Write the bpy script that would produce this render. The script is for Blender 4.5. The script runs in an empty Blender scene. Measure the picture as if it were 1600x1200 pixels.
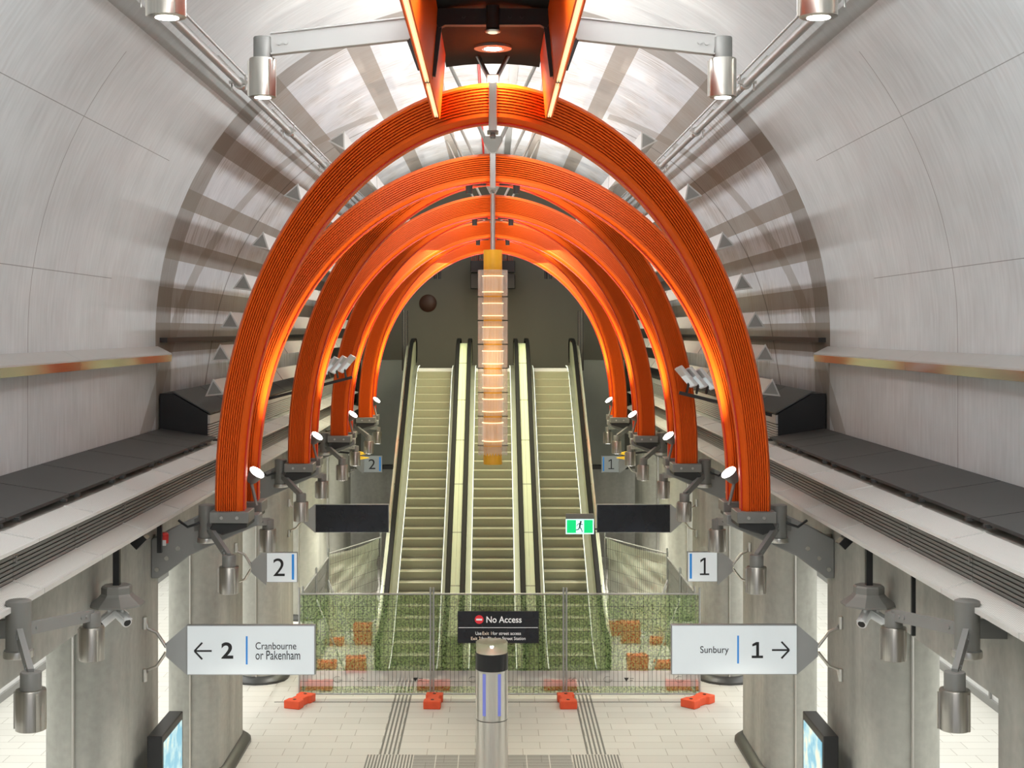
import bpy, bmesh, math, random
from mathutils import Vector, Matrix, Euler
random.seed(7)
PI = math.pi
SC = bpy.context.scene
COL = SC.collection

# ------------------------------------------------------------------ camera
EYE = 7.5                                   # eye height above the concourse floor
cam_d = bpy.data.cameras.new('camera')
cam = bpy.data.objects.new('camera', cam_d)
COL.objects.link(cam)
cam.location = (0, 0, EYE)
cam.rotation_euler = (PI / 2, 0, 0)
cam_d.sensor_width = 36
cam_d.lens = 36 * 2200 / 1600
cam_d.shift_x = 30 / 1600
cam_d.shift_y = -85 / 1600
cam_d.clip_end = 300
SC.camera = cam

# ------------------------------------------------------------------ world, exposure
SC.view_settings.view_transform = 'Standard'
SC.view_settings.look = 'None'
SC.view_settings.gamma = 1
SC.view_settings.use_curve_mapping = False
SC.view_settings.exposure = 0.25
wd = bpy.data.worlds.new('world')
SC.world = wd
wd.use_nodes = True
wd.node_tree.nodes['Background'].inputs[0].default_value = (0.90, 0.93, 1.0, 1)
wd.node_tree.nodes['Background'].inputs[1].default_value = 0.55


def lamp(kind, name, loc, energy, color=(1, 1, 1), rot=(0, 0, 0), size=None, size_y=None, spot=None, blend=0.5, radius=0.1, spread=None):
    d = bpy.data.lights.new(name, kind)
    d.energy = energy
    d.color = color
    if kind == 'AREA':
        d.shape = 'RECTANGLE'
        d.size = size
        d.size_y = size_y or size
        if spread:
            d.spread = spread
    else:
        d.shadow_soft_size = radius
    if kind == 'SPOT':
        d.spot_size = spot
        d.spot_blend = blend
    o = bpy.data.objects.new(name, d)
    COL.objects.link(o)
    o.location = loc
    o.rotation_euler = rot
    return o


# area lights: platform ceilings, plus added fittingless fills for vault, walls, escalators and entry
lamp('AREA', 'spine_fill', (0, 8.5, EYE + 3.45), 440, (.95, .98, 1), (PI, 0, 0), 0.9, 9)  # added fill to brighten the vault crown
lamp('AREA', 'vault_fill_mid', (0, 31, EYE + 3.3), 330, (1, .98, .94), (PI, 0, 0), 0.4, 24)  # added fill for the vault above the arches
for sx in (-1, 1):
    lamp('AREA', 'wall_fill', (sx * .72, 9, EYE + 3.3), 160, (.92, .97, 1), (0, -sx * PI / 2, 0), .15, 11)  # added side fills for the vault walls, no fittings
    lamp('AREA', 'wall_fill_far', (sx * .22, 31.5, EYE + 2.98), 290, (.95, .98, 1), (0, -sx * PI / 2, 0), .12, 25)
    lamp('AREA', 'platform_light', (sx * 7.9, 24, 4.2), 1020, (1, .99, .95), (0, 0, 0), 2.2, 44)
lamp('AREA', 'escalator_fill', (0, 37.0, EYE + 1.9), 620, (1, .99, .64), (0, 0, 0), 3.2, 10)  # added yellowish fill over the escalators, no fitting
lamp('AREA', 'entry_fill', (0, -3.0, EYE + 3.4), 260, (1, .98, .95), (math.radians(100), 0, 0), 8, 3)  # added frontal fill behind the viewpoint


# ------------------------------------------------------------------ materials
def nodes_of(name):
    m = bpy.data.materials.new(name)
    m.use_nodes = True
    nt = m.node_tree
    b = nt.nodes['Principled BSDF']
    return m, nt, b


def N(nt, t, **kw):
    n = nt.nodes.new(t)
    for k, v in kw.items():
        setattr(n, k, v)
    return n


def M(nt, op, a, b=None, c=None):
    n = nt.nodes.new('ShaderNodeMath')
    n.operation = op
    for i, v in enumerate((a, b, c)):
        if v is None:
            continue
        if isinstance(v, (int, float)):
            n.inputs[i].default_value = v
        else:
            nt.links.new(v, n.inputs[i])
    return n.outputs[0]


def mixc(nt, fac, a, b):
    n = nt.nodes.new('ShaderNodeMix')
    n.data_type = 'RGBA'
    for idx, v in ((0, fac), (6, a), (7, b)):
        if isinstance(v, (int, float)):
            n.inputs[idx].default_value = v
        elif isinstance(v, tuple):
            n.inputs[idx].default_value = v if len(v) == 4 else (*v, 1)
        else:
            nt.links.new(v, n.inputs[idx])
    return n.outputs[2]


def noise(nt, scale, stretch=(1, 1, 1), detail=4, vec=None):
    if vec is None:
        vec = N(nt, 'ShaderNodeNewGeometry').outputs['Position']
    mp = N(nt, 'ShaderNodeMapping')
    mp.inputs['Scale'].default_value = stretch
    nt.links.new(vec, mp.inputs['Vector'])
    n = N(nt, 'ShaderNodeTexNoise')
    n.inputs['Scale'].default_value = scale
    n.inputs['Detail'].default_value = detail
    nt.links.new(mp.outputs[0], n.inputs['Vector'])
    return n.outputs['Fac']


def paint(name, col, rough=.45, metal=0.0, var=.12, scale=3.0, stretch=(1, 1, 1), bump=0.0, spec=None):
    m, nt, b = nodes_of(name)
    f = noise(nt, scale, stretch)
    lo = tuple(c * (1 - var) for c in col)
    hi = tuple(min(1, c * (1 + var)) for c in col)
    nt.links.new(mixc(nt, f, lo, hi), b.inputs['Base Color'])
    b.inputs['Roughness'].default_value = rough
    b.inputs['Metallic'].default_value = metal
    if spec is not None:
        b.inputs['Specular IOR Level'].default_value = spec
    if bump:
        bp = N(nt, 'ShaderNodeBump')
        bp.inputs['Strength'].default_value = bump
        bp.inputs['Distance'].default_value = .01
        nt.links.new(f, bp.inputs['Height'])
        nt.links.new(bp.outputs[0], b.inputs['Normal'])
    return m


def glow(name, col, strength, base=(.8, .8, .8)):
    m, nt, b = nodes_of(name)
    f = noise(nt, 6)
    nt.links.new(mixc(nt, f, tuple(c * .93 for c in col), col), b.inputs['Emission Color'])
    b.inputs['Emission Strength'].default_value = strength
    b.inputs['Base Color'].default_value = (*base, 1)
    return m


ORANGE = paint('orange_paint', (.80, .105, .004), .5, 0, .05, 2, spec=.2)
RED_HIGHLIGHT = paint('red_edge_highlight', (.62, .03, .012), .3, 0, .05, 2)  # highlight on the ribs' lower edge, put in as red colour
STEEL = paint('brushed_steel', (.62, .60, .56), .28, 1.0, .12, 8, (14, 14, .4))
LAMP_STEEL = paint('lamp_steel', (.50, .47, .42), .30, 1.0, .25, 5, (12, 12, .05))
GREY_PAINT = paint('grey_paint', (.23, .226, .21), .45, .3, .06)
BRACKET = paint('bracket_grey', (.27, .27, .26), .5, .2, .08)
DARK = paint('charcoal_metal', (.028, .028, .027), .45, 0, .15)
BLACK = paint('black_metal', (.010, .010, .011), .4, 0, .2)
COVER = paint('cover_board_grey', (.066, .067, .064), .55, 0, .07, 1.5)
PALE = paint('pale_powder_coat', (.50, .49, .465), .5, .1, .05)
LIPM = paint('edge_lip_white', (.66, .65, .62), .5, 0, .04)
SLAT = paint('slat_grey', (.25, .25, .235), .5, .1, .05)
TACT = paint('tactile_grey', (.16, .16, .15), .5, 0, .1)
WHITE = paint('white_enamel', (.72, .73, .73), .35, 0, .03)
PLINTH = paint('plinth_grey', (.055, .057, .056), .4, 0, .12, 4)
REDP = paint('red_plastic', (.55, .02, .015), .4, 0, .1)
BLOCK = paint('orange_block_plastic', (.85, .10, .03), .5, 0, .15, 9)
YELLOW = paint('yellow_tube', (.80, .40, .02), .4, 0, .06, 3)
BROWN = paint('rust_brown', (.055, .020, .009), .5, 0, .4, 3)
ENDWALL = paint('end_wall_olive', (.13, .128, .10), .7, 0, .10, 1.2, (1, 1, .5))
SIDEPANEL = paint('lift_panel_grey', (.24, .26, .235), .5, 0, .06)
CHROME = paint('chrome', (.75, .75, .76), .13, 1, .05, 3)
GALV = paint('galvanised', (.42, .43, .42), .45, .7, .12, 20)
RUBBER = paint('black_rubber', (.004, .004, .004), .6, 0, .2, spec=.15)
STEPM = paint('escalator_step', (.42, .42, .32), .45, .2, .10, 6, (20, 1, 1))
BALUS = paint('escalator_balustrade', (.33, .35, .24), .4, .2, .08, 3)
SKIRT = paint('escalator_skirt', (.22, .23, .19), .4, .4, .08, 3)
def deck_material():
    m, nt, b = nodes_of('escalator_deck')
    sp = N(nt, 'ShaderNodeSeparateXYZ')
    nt.links.new(N(nt, 'ShaderNodeNewGeometry').outputs['Position'], sp.inputs[0])
    j = M(nt, 'LESS_THAN', M(nt, 'FRACT', M(nt, 'DIVIDE', sp.outputs[1], 1.72)), .022)
    c = mixc(nt, noise(nt, 2), (.48, .535, .36), (.52, .57, .38))
    nt.links.new(mixc(nt, M(nt, 'MULTIPLY', j, .75), c, (.10, .11, .06)), b.inputs['Base Color'])
    b.inputs['Roughness'].default_value = .5
    return m


DECKM = deck_material()
CLAD = paint('stainless_cladding', (.66, .70, .54), .22, .55, .18, 2, (1, .6, 2))
SIGNWHITE = glow('sign_face', (.80, .86, .88), .30, (.62, .66, .67))
SIGNEDGE = paint('sign_frame', (.40, .41, .41), .4, .4, .05)
INK = paint('sign_ink', (.012, .012, .014), .5, 0, .1)
BLUE = glow('sign_blue', (.02, .22, .60), .35, (.02, .20, .55))
NAVY = paint('dark_screen', (.010, .012, .020), .25, 0, .2)
LAMPLIT = glow('lamp_lens', (1, .98, .94), 7)
FLOODLIT = glow('flood_lens', (1, .99, .97), 16)
WARMTUBE = glow('warm_ring', (1, .70, .36), 2.0)
GOLD = glow('gold_sheen', (1, .76, .42), .85, (.8, .6, .3))  # golden reflection on the anodised fin edge, put in as a weak glow
SKIRTLIT = glow('skirt_strip', (.92, 1, .80), .8)
EXITGREEN = glow('exit_green', (.0, .70, .20), .85, (0, .3, .1))
EXITWHITE = glow('exit_white', (.55, .95, .90), .9)
SIGNTEXT = glow('sign_letters', (.70, .70, .68), .35)
AMBER = glow('sign_amber', (.65, .38, .12), .35)


def concrete(name, col, var=.2, streak=(1.2, 1.2, .18), sc=1.6, rough=.75):
    m, nt, b = nodes_of(name)
    f1 = noise(nt, sc, streak, 6)
    f2 = noise(nt, 9, (1, 1, 1), 5)
    f = M(nt, 'ADD', M(nt, 'MULTIPLY', f1, .75), M(nt, 'MULTIPLY', f2, .25))
    r = N(nt, 'ShaderNodeMapRange')
    r.inputs[1].default_value = .3
    r.inputs[2].default_value = .7
    nt.links.new(f, r.inputs[0])
    nt.links.new(mixc(nt, r.outputs[0], tuple(c * (1 - var) for c in col), tuple(c * (1 + var) for c in col)), b.inputs['Base Color'])
    b.inputs['Roughness'].default_value = rough
    bp = N(nt, 'ShaderNodeBump')
    bp.inputs['Strength'].default_value = .15
    bp.inputs['Distance'].default_value = .01
    nt.links.new(f2, bp.inputs['Height'])
    nt.links.new(bp.outputs[0], b.inputs['Normal'])
    return m


CONC = concrete('column_concrete', (.38, .38, .34), .3)


def vault_material():
    m, nt, b = nodes_of('vault_concrete')
    pos = N(nt, 'ShaderNodeNewGeometry').outputs['Position']
    sp = N(nt, 'ShaderNodeSeparateXYZ')
    nt.links.new(pos, sp.inputs[0])
    x, y, z = sp.outputs
    ax = M(nt, 'ABSOLUTE', x)
    zz = M(nt, 'SUBTRACT', z, EYE - .1)
    ang = M(nt, 'MULTIPLY', M(nt, 'ARCTAN2', zz, ax), 180 / PI)

    def band(v, lo, hi):
        return M(nt, 'MULTIPLY', M(nt, 'GREATER_THAN', v, lo), M(nt, 'LESS_THAN', v, hi))

    def mx(*a):
        r = a[0]
        for q in a[1:]:
            r = M(nt, 'MAXIMUM', r, q)
        return r
    # cast marks: streaks that run around the lining
    cb = N(nt, 'ShaderNodeCombineXYZ')
    nt.links.new(M(nt, 'MULTIPLY', ang, .1), cb.inputs[0])
    nt.links.new(y, cb.inputs[1])
    s1 = noise(nt, 1.0, (.8, .8, 1), 8, cb.outputs[0])
    s2 = noise(nt, 5, (.35, 2.4, 1), 8, cb.outputs[0])
    s = M(nt, 'ADD', M(nt, 'MULTIPLY', s1, .5), M(nt, 'MULTIPLY', s2, .5))
    r = N(nt, 'ShaderNodeMapRange')
    r.inputs[1].default_value = .32
    r.inputs[2].default_value = .68
    nt.links.new(s, r.inputs[0])
    near = mixc(nt, r.outputs[0], (.51, .535, .54), (.65, .68, .685))
    far = mixc(nt, r.outputs[0], (.50, .503, .505), (.78, .785, .79))
    zone = M(nt, 'GREATER_THAN', y, 24.0)
    s3 = noise(nt, 5, (.16, 3.4, 1), 9, cb.outputs[0])
    r3 = N(nt, 'ShaderNodeMapRange')
    r3.inputs[1].default_value = .42
    r3.inputs[2].default_value = .62
    nt.links.new(s3, r3.inputs[0])
    s4 = noise(nt, .9, (1.4, .6, 1), 3, cb.outputs[0])
    r4 = N(nt, 'ShaderNodeMapRange')
    r4.inputs[1].default_value = .44
    r4.inputs[2].default_value = .60
    nt.links.new(s4, r4.inputs[0])
    far = mixc(nt, M(nt, 'MULTIPLY', M(nt, 'MULTIPLY', r3.outputs[0], r4.outputs[0]), .62), far, (.27, .235, .20))
    far = mixc(nt, M(nt, 'MULTIPLY', M(nt, 'SUBTRACT', 1, r4.outputs[0]), .25), far, (.50, .56, .64))
    near = mixc(nt, M(nt, 'MULTIPLY', M(nt, 'MULTIPLY', r3.outputs[0], r4.outputs[0]), .16), near, (.40, .37, .34))
    base = mixc(nt, zone, near, far)
    # brownish rings, bars and a strip on the lining
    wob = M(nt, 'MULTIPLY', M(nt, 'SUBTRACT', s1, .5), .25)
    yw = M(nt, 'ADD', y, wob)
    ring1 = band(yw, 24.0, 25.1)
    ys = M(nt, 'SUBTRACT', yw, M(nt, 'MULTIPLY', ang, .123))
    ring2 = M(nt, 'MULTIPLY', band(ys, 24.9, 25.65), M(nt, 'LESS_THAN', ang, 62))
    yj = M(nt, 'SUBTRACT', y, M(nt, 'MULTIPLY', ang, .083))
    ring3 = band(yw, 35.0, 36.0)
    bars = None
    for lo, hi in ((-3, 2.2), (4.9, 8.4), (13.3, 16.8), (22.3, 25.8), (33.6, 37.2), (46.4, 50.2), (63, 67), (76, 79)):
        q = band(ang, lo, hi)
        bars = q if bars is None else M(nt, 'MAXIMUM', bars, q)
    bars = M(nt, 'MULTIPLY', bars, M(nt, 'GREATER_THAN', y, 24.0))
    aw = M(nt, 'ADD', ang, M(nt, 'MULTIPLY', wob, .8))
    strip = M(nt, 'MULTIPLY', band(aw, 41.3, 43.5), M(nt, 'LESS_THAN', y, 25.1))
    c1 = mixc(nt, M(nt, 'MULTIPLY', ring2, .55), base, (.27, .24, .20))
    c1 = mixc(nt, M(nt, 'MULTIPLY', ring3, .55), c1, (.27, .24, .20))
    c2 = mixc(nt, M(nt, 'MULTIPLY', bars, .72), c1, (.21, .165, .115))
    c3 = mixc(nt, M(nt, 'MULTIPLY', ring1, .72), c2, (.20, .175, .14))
    c4 = mixc(nt, M(nt, 'MULTIPLY', strip, .62), c3, (.215, .215, .195))
    # joints between castings
    joint = mx(band(yj, 28.9, 29.0), M(nt, 'MULTIPLY', band(y, 17.4, 17.42), M(nt, 'LESS_THAN', ang, 38)),
               M(nt, 'MULTIPLY', band(ang, 28.4, 28.5), M(nt, 'LESS_THAN', y, 22)),
               M(nt, 'MULTIPLY', band(ang, 8.6, 8.7), M(nt, 'LESS_THAN', y, 21)))
    c5 = mixc(nt, M(nt, 'MULTIPLY', joint, .6), c4, (.07, .06, .05))
    nt.links.new(c5, b.inputs['Base Color'])
    b.inputs['Roughness'].default_value = .8
    bp = N(nt, 'ShaderNodeBump')
    bp.inputs['Strength'].default_value = .2
    bp.inputs['Distance'].default_value = .02
    nt.links.new(s2, bp.inputs['Height'])
    nt.links.new(bp.outputs[0], b.inputs['Normal'])
    return m


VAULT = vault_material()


def floor_material():
    m, nt, b = nodes_of('floor_pavers')
    pos = N(nt, 'ShaderNodeNewGeometry').outputs['Position']
    br = N(nt, 'ShaderNodeTexBrick')
    nt.links.new(pos, br.inputs['Vector'])
    br.inputs['Scale'].default_value = 1
    br.inputs['Brick Width'].default_value = .85
    br.inputs['Row Height'].default_value = .40
    br.inputs['Mortar Size'].default_value = .006
    br.inputs['Color1'].default_value = (.69, .685, .64, 1)
    br.inputs['Color2'].default_value = (.64, .635, .59, 1)
    br.inputs['Mortar'].default_value = (.33, .31, .26, 1)
    br.offset = .37
    f = noise(nt, 30, (1, 1, 1), 3)
    f2 = noise(nt, .7, (1, 1, 1), 3)
    ff = M(nt, 'ADD', M(nt, 'MULTIPLY', f, .5), M(nt, 'MULTIPLY', f2, .5))
    nt.links.new(mixc(nt, M(nt, 'MULTIPLY', ff, .22), br.outputs['Color'], (.45, .43, .38)), b.inputs['Base Color'])
    b.inputs['Roughness'].default_value = .45
    return m


FLOOR = floor_material()


def perforated():
    m, nt, b = nodes_of('perforated_panel')
    pos = N(nt, 'ShaderNodeNewGeometry').outputs['Position']
    sp = N(nt, 'ShaderNodeSeparateXYZ')
    nt.links.new(pos, sp.inputs[0])
    k = 2 * PI / .034
    u = M(nt, 'SINE', M(nt, 'MULTIPLY', sp.outputs[0], k))
    v = M(nt, 'SINE', M(nt, 'MULTIPLY', sp.outputs[1], k))
    dot = M(nt, 'GREATER_THAN', M(nt, 'MULTIPLY', u, v), .35)
    nt.links.new(mixc(nt, M(nt, 'MULTIPLY', dot, .6), (.70, .69, .655), (.26, .255, .235)), b.inputs['Base Color'])
    b.inputs['Roughness'].default_value = .5
    return m


PERF = perforated()


def soffit_material():
    m, nt, b = nodes_of('black_mesh_soffit')
    pos = N(nt, 'ShaderNodeNewGeometry').outputs['Position']
    sp = N(nt, 'ShaderNodeSeparateXYZ')
    nt.links.new(pos, sp.inputs[0])
    v = M(nt, 'SINE', M(nt, 'MULTIPLY', sp.outputs[1], 2 * PI / .06))
    w = noise(nt, 40, (.3, 1, 1), 2)
    f = M(nt, 'MULTIPLY', M(nt, 'ADD', v, 1), M(nt, 'ADD', w, .2))
    nt.links.new(mixc(nt, M(nt, 'MULTIPLY', f, .4), (.002, .0022, .002), (.012, .012, .009)), b.inputs['Base Color'])
    b.inputs['Roughness'].default_value = .7
    b.inputs['Specular IOR Level'].default_value = .15
    return m


SOFFIT = soffit_material()


def see_thru(name, shader_col, fac, rough=.2, leaf=False, metal=0):
    m, nt, b = nodes_of(name)
    out = nt.nodes['Material Output']
    tr = N(nt, 'ShaderNodeBsdfTransparent')
    mx = N(nt, 'ShaderNodeMixShader')
    nt.links.new(tr.outputs[0], mx.inputs[1])
    nt.links.new(b.outputs[0], mx.inputs[2])
    nt.links.new(mx.outputs[0], out.inputs[0])
    b.inputs['Roughness'].default_value = rough
    b.inputs['Metallic'].default_value = metal
    if leaf:
        f = noise(nt, 26, (1, 1, 1), 4)
        g = noise(nt, 12, (1, 1, 1), 3)
        r = N(nt, 'ShaderNodeMapRange')
        r.inputs[1].default_value = .38
        r.inputs[2].default_value = .62
        nt.links.new(f, r.inputs[0])
        c = mixc(nt, r.outputs[0], (.045, .12, .015), (.56, .74, .32))
        c = mixc(nt, M(nt, 'MULTIPLY', g, .5), c, (.28, .44, .13))
        nt.links.new(c, b.inputs['Base Color'])
        nt.links.new(M(nt, 'ADD', M(nt, 'MULTIPLY', r.outputs[0], -.15), fac), mx.inputs[0])
    else:
        f = noise(nt, 5)
        nt.links.new(mixc(nt, f, tuple(c * .9 for c in shader_col), shader_col), b.inputs['Base Color'])
        mx.inputs[0].default_value = fac
    return m


LEAFMESH = see_thru('hedge_print_mesh', (.2, .4, .1), .66, .8, True)
WHITEBAND = see_thru('white_print_band', (.78, .76, .74), .62, .8)
SHADECLOTH = see_thru('pale_shade_cloth', (.74, .77, .64), .90, .8)
GLASS = see_thru('ribbed_glass', (.80, .74, .72), .22, .15)
CLEAR = see_thru('clear_lens', (.86, .84, .62), .42, .08)


def warm_glass():
    m, nt, b = nodes_of('warm_lit_glass')
    out = nt.nodes['Material Output']
    tr = N(nt, 'ShaderNodeBsdfTransparent')
    mx = N(nt, 'ShaderNodeMixShader')
    nt.links.new(tr.outputs[0], mx.inputs[1])
    nt.links.new(b.outputs[0], mx.inputs[2])
    nt.links.new(mx.outputs[0], out.inputs[0])
    f = noise(nt, 14, (1, 1, .05), 2)
    nt.links.new(M(nt, 'MULTIPLY', f, .34), mx.inputs[0])
    nt.links.new(mixc(nt, f, (1, .62, .34), (1, .80, .62)), b.inputs['Emission Color'])
    b.inputs['Emission Strength'].default_value = .60
    b.inputs['Base Color'].default_value = (.5, .4, .3, 1)
    b.inputs['Roughness'].default_value = .15
    return m


WARMGLASS = warm_glass()


def map_material():
    m, nt, b = nodes_of('map_screen')
    f = noise(nt, 4, (1, 1, 1), 3)
    r = N(nt, 'ShaderNodeValToRGB')
    e = r.color_ramp.elements
    e[0].position, e[0].color = .40, (.12, .45, .62, 1)
    e[1].position, e[1].color = .62, (.75, .78, .62, 1)
    q = r.color_ramp.elements.new(.5)
    q.color = (.38, .66, .72, 1)
    nt.links.new(f, r.inputs[0])
    nt.links.new(r.outputs[0], b.inputs['Emission Color'])
    b.inputs['Emission Strength'].default_value = .85
    b.inputs['Base Color'].default_value = (.1, .1, .1, 1)
    b.inputs['Roughness'].default_value = .2
    return m


MAPS = map_material()

# ------------------------------------------------------------------ mesh helpers
BASE = {}


class MB:
    def __init__(s):
        s.bm = bmesh.new()

    def poly(s, vs, faces):
        v = [s.bm.verts.new(p) for p in vs]
        for f in faces:
            try:
                s.bm.faces.new([v[i] for i in f])
            except ValueError:
                pass
        return s

    def box(s, x0, x1, y0, y1, z0, z1):
        return s.poly([(x0, y0, z0), (x1, y0, z0), (x1, y1, z0), (x0, y1, z0), (x0, y0, z1), (x1, y0, z1), (x1, y1, z1), (x0, y1, z1)],
                      [(0, 3, 2, 1), (4, 5, 6, 7), (0, 1, 5, 4), (1, 2, 6, 5), (2, 3, 7, 6), (3, 0, 4, 7)])

    def prism(s, pts, axis, a, b):
        """closed polygon pts (2-D) pushed along axis from a to b; axis 'y': pts are (x,z); 'x': (y,z); 'z': (x,y)"""
        def P(p, t):
            return {'y': (p[0], t, p[1]), 'x': (t, p[0], p[1]), 'z': (p[0], p[1], t)}[axis]
        n = len(pts)
        vs = [P(p, a) for p in pts] + [P(p, b) for p in pts]
        fs = [tuple(range(n)), tuple(range(2 * n - 1, n - 1, -1))]
        fs += [(i, (i + 1) % n, n + (i + 1) % n, n + i) for i in range(n)]
        return s.poly(vs, fs)

    def sweep(s, rings, closed=True, caps=True):
        n = len(rings[0])
        vs = [p for r in rings for p in r]
        fs = []
        for i in range(len(rings) - 1):
            for j in range(n if closed else n - 1):
                k = (j + 1) % n
                fs.append((i * n + j, i * n + k, (i + 1) * n + k, (i + 1) * n + j))
        if caps and closed:
            fs.append(tuple(range(n)))
            fs.append(tuple((len(rings) - 1) * n + j for j in range(n - 1, -1, -1)))
        return s.poly(vs, fs)

    def tube(s, pts, r, n=12, r2=None):
        pts = [Vector(p) for p in pts]
        rings = []
        for i, p in enumerate(pts):
            t = (pts[min(i + 1, len(pts) - 1)] - pts[max(i - 1, 0)]).normalized()
            ref = Vector((0, 0, 1)) if abs(t.z) < .9 else Vector((1, 0, 0))
            u = t.cross(ref).normalized()
            w = t.cross(u).normalized()
            rr = r if r2 is None else r + (r2 - r) * i / (len(pts) - 1)
            rings.append([p + u * (rr * math.cos(2 * PI * k / n)) + w * (rr * math.sin(2 * PI * k / n)) for k in range(n)])
        return s.sweep(rings)

    def bar(s, a, b, w, h, up=(0, 0, 1)):
        """rectangular bar from a to b, w sideways, h along up"""
        a, b = Vector(a), Vector(b)
        t = (b - a).normalized()
        u = t.cross(Vector(up)).normalized()
        v = u.cross(t).normalized()
        rings = [[p + u * (i * w / 2) + v * (j * h / 2) for i, j in ((-1, -1), (1, -1), (1, 1), (-1, 1))] for p in (a, b)]
        return s.sweep(rings)

    def lathe(s, prof, c, n=24):
        """profile of (r, z) about the vertical through c=(x,y)"""
        rings = [[(c[0] + r * math.cos(2 * PI * k / n), c[1] + r * math.sin(2 * PI * k / n), z) for k in range(n)] for r, z in prof]
        return s.sweep(rings)

    def disc(s, c, d, r, t, n=24):
        d = Vector(d).normalized()
        return s.tube([Vector(c) - d * t / 2, Vector(c) + d * t / 2], r, n)

    def build(s, name, mat, parent=None, smooth=True, bevel=0.0, kind=None):
        bmesh.ops.recalc_face_normals(s.bm, faces=s.bm.faces)
        me = bpy.data.meshes.new(name)
        base = Vector((0, 0, 0))
        if parent is not None:
            base = BASE[parent.name]
            bmesh.ops.translate(s.bm, verts=s.bm.verts, vec=-base)
        s.bm.to_mesh(me)
        s.bm.free()
        me.materials.append(mat)
        if smooth:
            for p in me.polygons:
                p.use_smooth = True
            me.set_sharp_from_angle(angle=math.radians(32))
        o = bpy.data.objects.new(name, me)
        COL.objects.link(o)
        BASE[o.name] = base
        if parent is not None:
            o.parent = parent
        if bevel:
            md = o.modifiers.new('bevel', 'BEVEL')
            md.width = bevel
            md.segments = 2
            md.limit_method = 'ANGLE'
        if kind:
            o['kind'] = kind
        return o


def tag(o, label, cat, group=None):
    o['label'] = label
    o['category'] = cat
    if group:
        o['group'] = group
    return o


def thing(name, label, cat, loc=(0, 0, 0), group=None):
    o = bpy.data.objects.new(name, None)
    COL.objects.link(o)
    o.location = loc
    o.empty_display_size = .1
    BASE[o.name] = Vector(loc)
    return tag(o, label, cat, group)


def attach(child, parent):
    child.location = Vector(child.location) - BASE[parent.name]
    child.parent = parent


def centre(m, c, label, cat, mat, name, group=None, **kw):
    """a single-mesh thing whose origin is c"""
    bmesh.ops.translate(m.bm, verts=m.bm.verts, vec=-Vector(c))
    o = m.build(name, mat, None, **kw)
    o.location = c
    BASE[o.name] = Vector(c)
    return tag(o, label, cat, group)


def text(s, x0, x1, z0, z1, y, mat, parent, name='lettering', thick=.004, bold=0.0):
    cu = bpy.data.curves.new('t', 'FONT')
    cu.body = s
    cu.offset = bold
    cu.extrude = .01
    ob = bpy.data.objects.new('t', cu)
    COL.objects.link(ob)
    bpy.context.view_layer.update()
    me = bpy.data.meshes.new_from_object(ob.evaluated_get(bpy.context.evaluated_depsgraph_get()))
    bpy.data.objects.remove(ob)
    xs = [v.co.x for v in me.vertices]
    ys = [v.co.y for v in me.vertices]
    b = BASE[parent.name]
    kx = (x1 - x0) / (max(xs) - min(xs))
    kz = (z1 - z0) / (max(ys) - min(ys))
    for v in me.vertices:
        v.co = Vector((x0 + (v.co.x - min(xs)) * kx, y - (v.co.z + .01) / .02 * thick, z0 + (v.co.y - min(ys)) * kz)) - b
    me.materials.clear()
    me.materials.append(mat)
    o = bpy.data.objects.new(name, me)
    COL.objects.link(o)
    BASE[o.name] = b
    o.parent = parent
    return o


def numeral_one(x0, x1, z0, z1, y, parent, wt):
    w, h = x1 - x0, z1 - z0
    xc = x0 + w * .52
    g = MB().box(xc - wt / 2, xc + wt / 2, y - .004, y, z0, z1)
    g.box(x0, x1, y - .0045, y - .0005, z0, z0 + wt * .85)
    g.prism([(xc - wt / 2, z1), (xc - wt / 2, z1 - wt * 1.1), (x0 + w * .05, z1 - h * .27), (x0 + w * .05, z1 - h * .13)], 'y', y - .005, y - .001)
    return g.build('lettering', INK, parent, False)


def Z(h):
    return EYE + h


ORD = ['nearest', 'second', 'third', 'fourth', 'fifth', 'sixth', 'seventh', 'eighth', 'ninth', 'tenth', 'eleventh', 'twelfth',
       'thirteenth', 'fourteenth', 'fifteenth', 'sixteenth', 'seventeenth', 'eighteenth', 'nineteenth', 'twentieth']
SIDE = {-1: 'left', 1: 'right'}
YEND = 46.5

# ------------------------------------------------------------------ the setting
R = 5.75
ZC = EYE - .1
m = MB().box(-9.95, 9.95, -8, YEND + .3, -.3, 0)
m.build('floor', FLOOR, None, False, kind='structure')

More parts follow.
